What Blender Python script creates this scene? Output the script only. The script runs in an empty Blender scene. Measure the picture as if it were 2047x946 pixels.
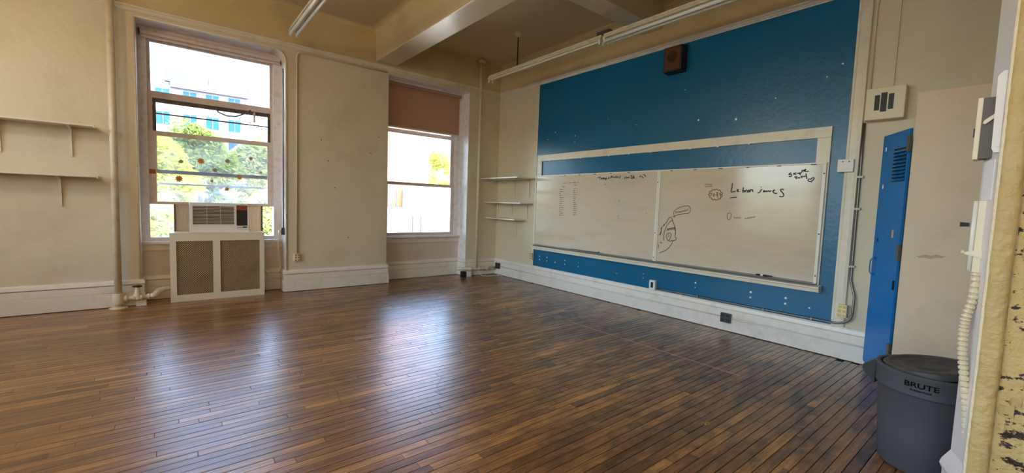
import bpy, bmesh, math, random
from mathutils import Matrix, Vector
random.seed(7)
SC = bpy.context.scene
COL = SC.collection

# ---------------------------------------------------------------- camera, sky, sun, exposure
cam_d = bpy.data.cameras.new('camera')
cam = bpy.data.objects.new('camera', cam_d); COL.objects.link(cam)
cam_d.sensor_fit = 'HORIZONTAL'; cam_d.sensor_width = 36.0
cam_d.lens = 857.25 * 36.0 / 2047.0
cam_d.clip_start = 0.05; cam_d.clip_end = 500
_r = Vector((0.78066554, -0.62393821, 0.03553047)); _u = Vector((0.01779207, 0.07901966, 0.99671427)); _f = Vector((0.62469573, 0.77746833, -0.07278908))
cam.matrix_world = Matrix(((_r.x, _u.x, -_f.x, -5.105), (_r.y, _u.y, -_f.y, -6.873), (_r.z, _u.z, -_f.z, 1.3784), (0, 0, 0, 1)))
SC.camera = cam

world = bpy.data.worlds.new('world'); SC.world = world; world.use_nodes = True
wn = world.node_tree; wn.nodes.clear()
w_out = wn.nodes.new('ShaderNodeOutputWorld'); w_bg = wn.nodes.new('ShaderNodeBackground'); w_sky = wn.nodes.new('ShaderNodeTexSky')
w_sky.sky_type = 'NISHITA'; w_sky.sun_disc = False; w_sky.sun_elevation = math.radians(42); w_sky.sun_rotation = math.radians(160)
w_sky.air_density = 1.0; w_sky.dust_density = 2.5; w_sky.ozone_density = 1.0
w_bg.inputs['Strength'].default_value = 2.0
wn.links.new(w_sky.outputs[0], w_bg.inputs[0]); wn.links.new(w_bg.outputs[0], w_out.inputs[0])

sun_d = bpy.data.lights.new('sun', 'SUN'); sun_d.energy = 3.2; sun_d.angle = math.radians(1.0); sun_d.color = (1.0, 0.93, 0.82)
sun = bpy.data.objects.new('sun', sun_d); COL.objects.link(sun)
sun.rotation_euler = Vector((-0.32, 0.62, -0.72)).to_track_quat('-Z', 'Y').to_euler()
sun.location = (10, -20, 30)

def portal(name, loc, rot, sx, sy):
    d = bpy.data.lights.new(name, 'AREA'); d.shape = 'RECTANGLE'; d.size = sx; d.size_y = sy
    d.cycles.is_portal = True
    o = bpy.data.objects.new(name, d); COL.objects.link(o); o.location = loc; o.rotation_euler = rot
    return o
HP = math.pi / 2
portal('window_portal', (-4.58, 0.46, 2.08), (-HP, 0, 0), 1.62, 2.7)
portal('window_portal', (-1.48, 0.46, 1.70), (-HP, 0, 0), 1.62, 1.95)
for yy in (-1.75, -4.45, -6.95):
    portal('window_portal', (-8.98, yy, 2.08), (0, -HP, 0), 2.7, 2.1)

SC.view_settings.view_transform = 'Standard'; SC.view_settings.look = 'None'
SC.view_settings.gamma = 1.0; SC.view_settings.use_curve_mapping = False
SC.view_settings.exposure = 1.05
cy = SC.cycles
cy.max_bounces = 10; cy.diffuse_bounces = 6; cy.glossy_bounces = 4; cy.transparent_max_bounces = 12; cy.transmission_bounces = 4
cy.use_denoising = True; cy.sample_clamp_indirect = 6.0; cy.caustics_reflective = False; cy.caustics_refractive = False

# ---------------------------------------------------------------- materials
MATS = {}
def srgb(r, g, b):
    f = lambda c: (c / 255 / 12.92) if c / 255 <= 0.04045 else ((c / 255 + 0.055) / 1.055) ** 2.4
    return (f(r), f(g), f(b), 1.0)
def mat(name, col, rough=0.5, var=0.12, scale=3.0, bump=0.0, bscale=40.0, metal=0.0, stretch=(1, 1, 1), coat=0.0, dirt=None, dirt_scale=1.2, dirt_amt=0.0, spec=0.5):
    m = bpy.data.materials.new(name); m.use_nodes = True; MATS[name] = m
    nt = m.node_tree; N = nt.nodes; L = nt.links
    bs = N['Principled BSDF']
    bs.inputs['Metallic'].default_value = metal; bs.inputs['Roughness'].default_value = rough
    bs.inputs['Coat Weight'].default_value = coat; bs.inputs['Specular IOR Level'].default_value = spec
    tc = N.new('ShaderNodeNewGeometry'); mp = N.new('ShaderNodeMapping'); mp.inputs['Scale'].default_value = stretch
    L.new(tc.outputs['Position'], mp.inputs['Vector'])
    nz = N.new('ShaderNodeTexNoise'); nz.inputs['Scale'].default_value = scale; nz.inputs['Detail'].default_value = 6
    L.new(mp.outputs[0], nz.inputs['Vector'])
    mx = N.new('ShaderNodeMix'); mx.data_type = 'RGBA'
    c = col[:3]
    mx.inputs['A'].default_value = tuple(x * (1 - var) for x in c) + (1,)
    mx.inputs['B'].default_value = tuple(min(1, x * (1 + var)) for x in c) + (1,)
    L.new(nz.outputs['Fac'], mx.inputs['Factor'])
    out = mx.outputs['Result']
    if dirt is not None:
        n2 = N.new('ShaderNodeTexNoise'); n2.inputs['Scale'].default_value = dirt_scale; n2.inputs['Detail'].default_value = 9; n2.inputs['Roughness'].default_value = 0.65
        L.new(mp.outputs[0], n2.inputs['Vector'])
        rp = N.new('ShaderNodeMapRange'); rp.inputs['From Min'].default_value = 0.5; rp.inputs['From Max'].default_value = 0.78
        rp.inputs['To Min'].default_value = 0.0; rp.inputs['To Max'].default_value = dirt_amt
        L.new(n2.outputs['Fac'], rp.inputs['Value'])
        m2 = N.new('ShaderNodeMix'); m2.data_type = 'RGBA'; m2.inputs['B'].default_value = dirt
        L.new(rp.outputs[0], m2.inputs['Factor']); L.new(out, m2.inputs['A']); out = m2.outputs['Result']
    L.new(out, bs.inputs['Base Color'])
    if bump > 0:
        nb = N.new('ShaderNodeTexNoise'); nb.inputs['Scale'].default_value = bscale; nb.inputs['Detail'].default_value = 4
        L.new(tc.outputs['Position'], nb.inputs['Vector'])
        bp = N.new('ShaderNodeBump'); bp.inputs['Strength'].default_value = bump; bp.inputs['Distance'].default_value = 0.01
        L.new(nb.outputs['Fac'], bp.inputs['Height']); L.new(bp.outputs[0], bs.inputs['Normal'])
    return m

mat('wall_paint', srgb(214, 204, 178), 0.42, 0.05, 2.2, 0.25, 22, dirt=srgb(176, 158, 124), dirt_amt=0.5)
mat('wall_smooth', srgb(212, 202, 176), 0.5, 0.05, 1.5, 0.15, 60, dirt=srgb(180, 164, 132), dirt_amt=0.4)
mat('recess_paint', srgb(214, 200, 184), 0.4, 0.05, 2.0, 0.2, 25, dirt=srgb(170, 150, 128), dirt_amt=0.4)
mat('trim_paint', srgb(222, 214, 194), 0.35, 0.05, 4.0, 0.15, 30, dirt=srgb(165, 148, 118), dirt_scale=5, dirt_amt=0.45)
mat('base_paint', srgb(232, 226, 214), 0.32, 0.05, 4.0, 0.15, 30, dirt=srgb(150, 134, 110), dirt_scale=4, dirt_amt=0.4)
mat('ceiling_paint', srgb(206, 186, 138), 0.36, 0.05, 1.0, 0.15, 14, dirt=srgb(158, 134, 90), dirt_amt=0.45)
mat('ceiling_panel', srgb(204, 186, 152), 0.5, 0.04, 1.0, 0.1, 14)
mat('beam_paint', srgb(204, 190, 158), 0.26, 0.05, 1.0, 0.25, 12)
mat('blue_paint', srgb(0, 95, 134), 0.28, 0.16, 1.3, 0.16, 26, dirt=srgb(40, 110, 140), dirt_scale=3, dirt_amt=0.22, stretch=(1, 1, 0.7))
mat('locker_blue', srgb(0, 112, 186), 0.3, 0.05, 2, 0.08, 40)
mat('locker_beige', srgb(214, 192, 164), 0.45, 0.04, 1.5, 0.1, 40, dirt=srgb(170, 152, 124), dirt_scale=2.5, dirt_amt=0.35)
mat('board_white', srgb(208, 194, 172), 0.11, 0.05, 2.5, 0.05, 4, dirt=srgb(176, 162, 138), dirt_scale=2.0, dirt_amt=0.5, stretch=(1, 0.6, 2.4))
mat('ink', srgb(28, 30, 34), 0.5); mat('ink_faint', srgb(140, 130, 112), 0.5); mat('ink_brown', srgb(112, 62, 34), 0.5); mat('ink_grey', srgb(70, 66, 64), 0.5)
mat('alu', srgb(196, 196, 192), 0.35, 0.05, 6, metal=0.75); mat('steel', srgb(128, 126, 120), 0.42, 0.08, 8, metal=0.9)
mat('board_frame', srgb(226, 222, 208), 0.3, 0.06, 8)
mat('brass', srgb(188, 150, 72), 0.4, 0.1, 20, metal=0.55); mat('black', srgb(18, 17, 17), 0.5); mat('dark_grey', srgb(62, 60, 58), 0.45, 0.1, 30)
mat('plate_cream', srgb(224, 212, 184), 0.4, 0.05, 10); mat('plate_white', srgb(228, 226, 220), 0.4, 0.04, 10)
mat('pipe_paint', srgb(220, 208, 180), 0.32, 0.06, 8, 0.2, 40, dirt=srgb(150, 120, 80), dirt_scale=9, dirt_amt=0.35)
mat('sash_paint', srgb(222, 208, 200), 0.45, 0.08, 9, 0.25, 60, dirt=srgb(140, 122, 112), dirt_scale=12, dirt_amt=0.4)
mat('frame_paint', srgb(236, 232, 232), 0.4, 0.05, 9, 0.2, 50, dirt=srgb(140, 124, 112), dirt_scale=10, dirt_amt=0.45)
mat('dark_sash', srgb(88, 74, 70), 0.45, 0.15, 14, dirt=srgb(150, 132, 120), dirt_scale=10, dirt_amt=0.5)
mat('shade_fabric', srgb(192, 154, 130), 0.85, 0.05, 3, 0.15, 220)
mat('ac_plastic', srgb(218, 206, 188), 0.45, 0.04, 6); mat('ac_white', srgb(232, 228, 220), 0.4, 0.03, 6); mat('ac_dark', srgb(62, 54, 44), 0.6)
mat('ac_red', srgb(150, 72, 48), 0.5, 0.1, 12); mat('accordion', srgb(222, 208, 190), 0.6, 0.05, 8)
mat('mesh_paint', srgb(204, 178, 138), 0.5, 0.15, 14, dirt=srgb(130, 104, 70), dirt_scale=4, dirt_amt=0.5); mat('box_brown', srgb(84, 74, 64), 0.5, 0.12, 30)
mat('dark_void', srgb(18, 13, 10), 0.8)
mat('cover_paint', srgb(228, 219, 194), 0.35, 0.04, 5, 0.1, 30)
mat('speaker_wood', srgb(36, 20, 13), 0.5, 0.2, 18, stretch=(1, 1, 6)); mat('speaker_cloth', srgb(92, 56, 26), 0.9, 0.12, 60); mat('speaker_cone', srgb(58, 34, 20), 0.9)
mat('tube_white', srgb(236, 238, 228), 0.25, 0.02, 4); mat('fixture_paint', srgb(222, 214, 186), 0.35, 0.06, 10, dirt=srgb(140, 116, 80), dirt_scale=14, dirt_amt=0.45)
mat('print_black', srgb(12, 12, 13), 0.9, spec=0.1); mat('can_plastic', srgb(74, 76, 80), 0.42, 0.06, 20, 0.12, 180); mat('can_handle_shade', srgb(38, 37, 36), 0.5, 0.08, 20); mat('lid_plastic', srgb(66, 64, 61), 0.45, 0.1, 9, dirt=srgb(120, 112, 100), dirt_scale=6, dirt_amt=0.4)
mat('plaster_tan', srgb(198, 172, 114), 0.5, 0.14, 7, 1.0, 32, dirt=srgb(168, 140, 88), dirt_scale=8, dirt_amt=0.6)
mat('pier_white', srgb(226, 220, 216), 0.4, 0.04, 6, 0.2, 40); mat('edge_bead', srgb(230, 216, 186), 0.4, 0.06, 30, 0.6, 70)
mat('sticker_orange', srgb(214, 140, 44), 0.6); mat('sticker_grey', srgb(150, 146, 128), 0.6); mat('sticker_tan', srgb(190, 150, 84), 0.6); mat('tape_orange', srgb(170, 92, 40), 0.6, 0.2, 30)
mat('paper', srgb(240, 238, 240), 0.7, 0.02)
mat('floor_tape', srgb(186, 158, 148), 0.6, 0.3, 40)
mat('sub_floor', srgb(30, 18, 11), 0.8)
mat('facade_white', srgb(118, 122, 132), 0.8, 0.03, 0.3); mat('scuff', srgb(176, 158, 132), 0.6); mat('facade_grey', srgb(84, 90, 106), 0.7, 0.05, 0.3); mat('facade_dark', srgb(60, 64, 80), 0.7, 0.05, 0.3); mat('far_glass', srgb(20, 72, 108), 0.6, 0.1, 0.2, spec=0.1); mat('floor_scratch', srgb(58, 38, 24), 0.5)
mat('outside_brick', srgb(196, 124, 82), 0.8, 0.14, 1.2); mat('outside_white', srgb(236, 234, 230), 0.8, 0.03, 0.5); mat('bark', srgb(92, 74, 56), 0.9, 0.2, 6)
mat('street', srgb(140, 138, 134), 0.9, 0.1, 0.2); mat('gravel_roof', srgb(190, 186, 180), 0.9, 0.1, 2)

def special():
    m = bpy.data.materials.new('fill_lamp_glow'); m.use_nodes = True; MATS['fill_lamp_glow'] = m  # glowing globe of the added fill lamps
    b = m.node_tree.nodes['Principled BSDF']; b.inputs['Base Color'].default_value = (0.9, 0.88, 0.8, 1)
    b.inputs['Emission Color'].default_value = (1.0, 0.82, 0.58, 1); b.inputs['Emission Strength'].default_value = 28.0
    # peeling paint over dark wood
    m = mat('peeling', srgb(198, 172, 112), 0.6, 0.12, 8, 0.9, 45)
    nt = m.node_tree; N = nt.nodes; L = nt.links; bs = N['Principled BSDF']
    src = bs.inputs['Base Color'].links[0].from_socket
    g = N.new('ShaderNodeNewGeometry'); mp = N.new('ShaderNodeMapping'); mp.inputs['Scale'].default_value = (1, 1.0, 1.6)
    L.new(g.outputs['Position'], mp.inputs[0])
    nz = N.new('ShaderNodeTexNoise'); nz.inputs['Scale'].default_value = 16; nz.inputs['Detail'].default_value = 10; nz.inputs['Roughness'].default_value = 0.7
    L.new(mp.outputs[0], nz.inputs['Vector'])
    st = N.new('ShaderNodeMapRange'); st.inputs['From Min'].default_value = 0.555; st.inputs['From Max'].default_value = 0.575
    L.new(nz.outputs['Fac'], st.inputs['Value'])
    mx = N.new('ShaderNodeMix'); mx.data_type = 'RGBA'; mx.inputs['B'].default_value = srgb(48, 26, 14)
    L.new(st.outputs[0], mx.inputs['Factor']); L.new(src, mx.inputs['A']); L.new(mx.outputs['Result'], bs.inputs['Base Color'])
    b = MATS['accordion'].node_tree; tr = b.nodes.new('ShaderNodeBsdfTranslucent'); tr.inputs['Color'].default_value = srgb(214, 204, 188); ms = b.nodes.new('ShaderNodeMixShader'); ms.inputs[0].default_value = 0.35
    b.links.new(b.nodes['Principled BSDF'].outputs[0], ms.inputs[1]); b.links.new(tr.outputs[0], ms.inputs[2]); b.links.new(ms.outputs[0], b.nodes['Material Output'].inputs[0])
    b = MATS['shade_fabric'].node_tree; tr = b.nodes.new('ShaderNodeBsdfTranslucent'); tr.inputs['Color'].default_value = srgb(176, 136, 112); ms = b.nodes.new('ShaderNodeMixShader'); ms.inputs[0].default_value = 0.22
    b.links.new(b.nodes['Principled BSDF'].outputs[0], ms.inputs[1]); b.links.new(tr.outputs[0], ms.inputs[2]); b.links.new(ms.outputs[0], b.nodes['Material Output'].inputs[0])
    # leaves
    for nm, c in (('leaf_lime', srgb(182, 188, 62)), ('leaf_green', srgb(112, 132, 56)), ('leaf_pale', srgb(134, 150, 88))):
        m = mat(nm, c, 0.6, 0.35, 1.5)
        b = m.node_tree.nodes['Principled BSDF']
        tr = m.node_tree.nodes.new('ShaderNodeBsdfTranslucent'); tr.inputs['Color'].default_value = c
        ms = m.node_tree.nodes.new('ShaderNodeMixShader'); ms.inputs[0].default_value = 0.45
        o = m.node_tree.nodes['Material Output']
        m.node_tree.links.new(b.outputs[0], ms.inputs[1]); m.node_tree.links.new(tr.outputs[0], ms.inputs[2]); m.node_tree.links.new(ms.outputs[0], o.inputs[0])
    # glass panes
    for nm, tint, haze in (('pane_clear', 0.80, 0.01), ('pane_hazy', 0.76, 0.11)):
        m = bpy.data.materials.new(nm); m.use_nodes = True; MATS[nm] = m
        nt = m.node_tree; nt.nodes.clear(); N = nt.nodes; L = nt.links
        o = N.new('ShaderNodeOutputMaterial'); t = N.new('ShaderNodeBsdfTransparent'); t.inputs[0].default_value = (tint * 0.98, tint, tint, 1)
        gl = N.new('ShaderNodeBsdfGlossy'); gl.inputs['Roughness'].default_value = 0.02
        lw = N.new('ShaderNodeFresnel'); lw.inputs['IOR'].default_value = 1.45
        m1 = N.new('ShaderNodeMixShader'); L.new(lw.outputs[0], m1.inputs[0]); L.new(t.outputs[0], m1.inputs[1]); L.new(gl.outputs[0], m1.inputs[2])
        d = N.new('ShaderNodeBsdfTranslucent'); d.inputs[0].default_value = (0.85, 0.87, 0.88, 1)
        nz = N.new('ShaderNodeTexNoise'); nz.inputs['Scale'].default_value = 3; g = N.new('ShaderNodeNewGeometry'); L.new(g.outputs['Position'], nz.inputs['Vector'])
        mr = N.new('ShaderNodeMapRange'); mr.inputs['From Min'].default_value = 0.3; mr.inputs['From Max'].default_value = 0.7; mr.inputs['To Min'].default_value = haze * 0.4; mr.inputs['To Max'].default_value = haze * 1.6
        L.new(nz.outputs['Fac'], mr.inputs['Value'])
        m2 = N.new('ShaderNodeMixShader'); L.new(mr.outputs[0], m2.inputs[0]); L.new(m1.outputs[0], m2.inputs[1]); L.new(d.outputs[0], m2.inputs[2]); L.new(m2.outputs[0], o.inputs[0])
    # varnished oak strips, tone per board stored on the mesh
    m = bpy.data.materials.new('oak'); m.use_nodes = True; MATS['oak'] = m
    nt = m.node_tree; N = nt.nodes; L = nt.links; bs = N['Principled BSDF']
    g = N.new('ShaderNodeNewGeometry'); at = N.new('ShaderNodeAttribute'); at.attribute_name = 'tone'
    mp = N.new('ShaderNodeMapping'); mp.inputs['Scale'].default_value = (1.2, 26, 1)
    sh = N.new('ShaderNodeVectorMath'); sh.operation = 'MULTIPLY_ADD'; sh.inputs[1].default_value = (3, 1.0, 0)
    cx = N.new('ShaderNodeCombineXYZ'); L.new(at.outputs['Fac'], cx.inputs[0]); L.new(at.outputs['Fac'], cx.inputs[1])
    L.new(cx.outputs[0], sh.inputs[0]); L.new(g.outputs['Position'], sh.inputs[2]); L.new(sh.outputs[0], mp.inputs[0])
    gr = N.new('ShaderNodeTexNoise'); gr.inputs['Scale'].default_value = 2.4; gr.inputs['Detail'].default_value = 8; gr.inputs['Roughness'].default_value = 0.65; L.new(mp.outputs[0], gr.inputs['Vector'])
    stn = N.new('ShaderNodeTexNoise'); stn.inputs['Scale'].default_value = 3.2; stn.inputs['Detail'].default_value = 9; stn.inputs['Roughness'].default_value = 0.7
    smp = N.new('ShaderNodeMapping'); smp.inputs['Scale'].default_value = (0.8, 1.6, 1); L.new(sh.outputs[0], smp.inputs[0]); L.new(smp.outputs[0], stn.inputs['Vector'])
    a1 = N.new('ShaderNodeMath'); a1.operation = 'MULTIPLY_ADD'; a1.inputs[1].default_value = 0.55; L.new(at.outputs['Fac'], a1.inputs[0]); L.new(gr.outputs['Fac'], a1.inputs[2])
    rp = N.new('ShaderNodeValToRGB'); e = rp.color_ramp.elements
    e[0].position = 0.30; e[0].color = srgb(48, 29, 14); e[1].position = 1.0; e[1].color = srgb(190, 138, 72)
    k = e.new(0.54); k.color = srgb(102, 66, 33); k = e.new(0.8); k.color = srgb(146, 99, 48)
    L.new(a1.outputs[0], rp.inputs[0])
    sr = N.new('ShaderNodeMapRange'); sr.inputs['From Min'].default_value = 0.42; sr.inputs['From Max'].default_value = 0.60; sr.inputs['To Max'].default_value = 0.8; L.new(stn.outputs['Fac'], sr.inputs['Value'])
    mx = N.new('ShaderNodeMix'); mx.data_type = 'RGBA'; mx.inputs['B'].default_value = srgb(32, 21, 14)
    sx = N.new('ShaderNodeSeparateXYZ'); L.new(g.outputs['Position'], sx.inputs[0])   # dark blotches grow stronger toward the whiteboard wall
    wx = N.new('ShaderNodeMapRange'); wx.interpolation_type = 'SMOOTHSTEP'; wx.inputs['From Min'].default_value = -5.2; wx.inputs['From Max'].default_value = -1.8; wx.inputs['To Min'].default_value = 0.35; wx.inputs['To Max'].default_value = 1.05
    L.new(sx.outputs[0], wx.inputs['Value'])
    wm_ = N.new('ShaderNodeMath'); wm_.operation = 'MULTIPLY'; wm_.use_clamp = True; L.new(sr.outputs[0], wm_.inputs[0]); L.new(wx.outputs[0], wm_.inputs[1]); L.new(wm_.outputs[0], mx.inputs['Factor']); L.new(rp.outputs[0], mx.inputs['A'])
    L.new(mx.outputs['Result'], bs.inputs['Base Color'])
    rr = N.new('ShaderNodeMapRange'); rr.inputs['To Min'].default_value = 0.22; rr.inputs['To Max'].default_value = 0.46; bs.inputs['Coat Weight'].default_value = 0.6; bs.inputs['Coat Roughness'].default_value = 0.27; L.new(stn.outputs['Fac'], rr.inputs['Value']); L.new(rr.outputs[0], bs.inputs['Roughness'])
    b1 = N.new('ShaderNodeBump'); b1.inputs['Strength'].default_value = 0.22; b1.inputs['Distance'].default_value = 0.004; L.new(gr.outputs['Fac'], b1.inputs['Height']); L.new(b1.outputs[0], bs.inputs['Normal'])
special()

# ---------------------------------------------------------------- geometry helpers
class MB:
    def __init__(self): self.v = []; self.f = []
    def box(self, x0, x1, y0, y1, z0, z1):
        if x0 > x1: x0, x1 = x1, x0
        if y0 > y1: y0, y1 = y1, y0
        if z0 > z1: z0, z1 = z1, z0
        n = len(self.v)
        self.v += [(x0, y0, z0), (x1, y0, z0), (x1, y1, z0), (x0, y1, z0), (x0, y0, z1), (x1, y0, z1), (x1, y1, z1), (x0, y1, z1)]
        self.f += [tuple(n + i for i in q) for q in ((0, 3, 2, 1), (4, 5, 6, 7), (0, 1, 5, 4), (1, 2, 6, 5), (2, 3, 7, 6), (3, 0, 4, 7))]
        return self
    def tube(self, pts, r, seg=10, caps=True, rads=None):
        P = [Vector(p) for p in pts]; n0 = len(self.v); prev = None
        for i, p in enumerate(P):
            t = (P[min(i + 1, len(P) - 1)] - P[max(i - 1, 0)]).normalized()
            if prev is None:
                a = Vector((0, 0, 1)) if abs(t.z) < 0.9 else Vector((1, 0, 0))
                u = t.cross(a).normalized()
            else:
                u = (prev - t * prev.dot(t)).normalized()
            prev = u; w = t.cross(u); R = rads[i] if rads else r
            for k in range(seg):
                an = 2 * math.pi * k / seg
                self.v.append(tuple(p + u * (R * math.cos(an)) + w * (R * math.sin(an))))
        for i in range(len(P) - 1):
            for k in range(seg):
                a = n0 + i * seg + k; b = n0 + i * seg + (k + 1) % seg
                self.f.append((a, b, b + seg, a + seg))
        if caps:
            self.f.append(tuple(n0 + k for k in reversed(range(seg))))
            e = n0 + (len(P) - 1) * seg; self.f.append(tuple(e + k for k in range(seg)))
        return self
    def lathe(self, prof, cx, cyy, seg=32, close=True):
        n0 = len(self.v)
        for (r, z) in prof:
            for k in range(seg):
                a = 2 * math.pi * k / seg
                self.v.append((cx + r * math.cos(a), cyy + r * math.sin(a), z))
        m = len(prof)
        for i in range(m - 1):
            for k in range(seg):
                a = n0 + i * seg + k; b = n0 + i * seg + (k + 1) % seg
                self.f.append((a, b, b + seg, a + seg))
        if close:
            self.f.append(tuple(n0 + k for k in reversed(range(seg))))
            e = n0 + (m - 1) * seg; self.f.append(tuple(e + k for k in range(seg)))
        return self
    def prism(self, poly, axis, a, b):
        # poly: 2D points; axis: extrude axis; 'x': poly=(y,z) 'y': (x,z) 'z': (x,y)
        n0 = len(self.v); m = len(poly)
        for t in (a, b):
            for (p, q) in poly:
                self.v.append((t, p, q) if axis == 'x' else (p, t, q) if axis == 'y' else (p, q, t))
        for k in range(m):
            self.f.append((n0 + k, n0 + (k + 1) % m, n0 + m + (k + 1) % m, n0 + m + k))
        self.f.append(tuple(n0 + k for k in reversed(range(m)))); self.f.append(tuple(n0 + m + k for k in range(m)))
        return self
    def sweep(self, path, prof):
        # path: plan points, room on the right-hand side; prof: (offset, z) list, closed
        n0 = len(self.v); m = len(prof); P = [Vector(p) for p in path]; n = len(P)
        for i, p in enumerate(P):
            d1 = (P[i] - P[i - 1]).normalized() if i > 0 else None
            d2 = (P[i + 1] - P[i]).normalized() if i < n - 1 else None
            d1 = d1 or d2; d2 = d2 or d1
            n1 = Vector((d1.y, -d1.x)); n2 = Vector((d2.y, -d2.x))
            mt = (n1 + n2); mt = mt / max(mt.dot(n1), 0.2)
            for (o, z) in prof:
                self.v.append((p.x + mt.x * o, p.y + mt.y * o, z))
        for i in range(n - 1):
            for k in range(m):
                a = n0 + i * m + k; b = n0 + i * m + (k + 1) % m
                self.f.append((a, b, b + m, a + m))
        self.f.append(tuple(n0 + k for k in reversed(range(m)))); e = n0 + (n - 1) * m; self.f.append(tuple(e + k for k in range(m)))
        return self
    def ribbon(self, pts, w, x):
        # flat pen stroke on a board of constant x, pts = (y, z)
        P = [Vector(p) for p in pts]
        if len(P) > 2:   # smooth once
            Q = [P[0]]
            for i in range(len(P) - 1):
                Q += [P[i] * 0.75 + P[i + 1] * 0.25, P[i] * 0.25 + P[i + 1] * 0.75]
            P = Q + [P[-1]]
        n0 = len(self.v)
        for i, p in enumerate(P):
            t = (P[min(i + 1, len(P) - 1)] - P[max(i - 1, 0)])
            t = t.normalized() if t.length > 1e-6 else Vector((1, 0))
            nn = Vector((-t.y, t.x)) * (w / 2)
            self.v += [(x, p.x + nn.x, p.y + nn.y), (x, p.x - nn.x, p.y - nn.y)]
        for i in range(len(P) - 1):
            a = n0 + 2 * i; self.f.append((a, a + 1, a + 3, a + 2))
        return self
    def build(self, name, material, parent=None, bevel=0.0, smooth=False, origin=None, autosmooth=False):
        o0 = Vector(parent_origin(parent)) if parent is not None else Vector(origin or (0, 0, 0))
        me = bpy.data.meshes.new(name)
        me.from_pydata([tuple(Vector(p) - o0) for p in self.v], [], self.f)
        bm = bmesh.new(); bm.from_mesh(me); bmesh.ops.recalc_face_normals(bm, faces=bm.faces)
        if bevel > 0:
            es = [e for e in bm.edges if len(e.link_faces) == 2 and e.calc_face_angle(0) > 0.6]
            bmesh.ops.bevel(bm, geom=es, offset=bevel, segments=2, affect='EDGES', profile=0.6, clamp_overlap=True)
        bm.to_mesh(me); bm.free()
        me.materials.append(MATS[material])
        if smooth: me.polygons.foreach_set('use_smooth', [True] * len(me.polygons))
        if autosmooth:
            try: me.set_sharp_from_angle(angle=0.6); me.polygons.foreach_set('use_smooth', [True] * len(me.polygons))
            except Exception: pass
        ob = bpy.data.objects.new(name, me); COL.objects.link(ob)
        if parent is not None: ob.parent = parent
        else: ob.location = o0
        return ob
ORIG = {}
def parent_origin(p):
    v = Vector(p.location)
    while p.parent is not None:
        p = p.parent; v += Vector(p.location)
    return v
def tag(o, label, cat, group=None, kind=None):
    o['label'] = label; o['category'] = cat
    if group: o['group'] = group
    if kind: o['kind'] = kind
    return o
def thing(name, loc, label, cat, group=None, kind=None):
    o = bpy.data.objects.new(name, None); COL.objects.link(o); o.location = loc; o.empty_display_size = 0.1
    return tag(o, label, cat, group, kind)
def arc(cx, cyy, r, a0, a1, n):
    return [(cx + r * math.cos(math.radians(a0 + (a1 - a0) * i / n)), cyy + r * math.sin(math.radians(a0 + (a1 - a0) * i / n))) for i in range(n + 1)]
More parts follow.
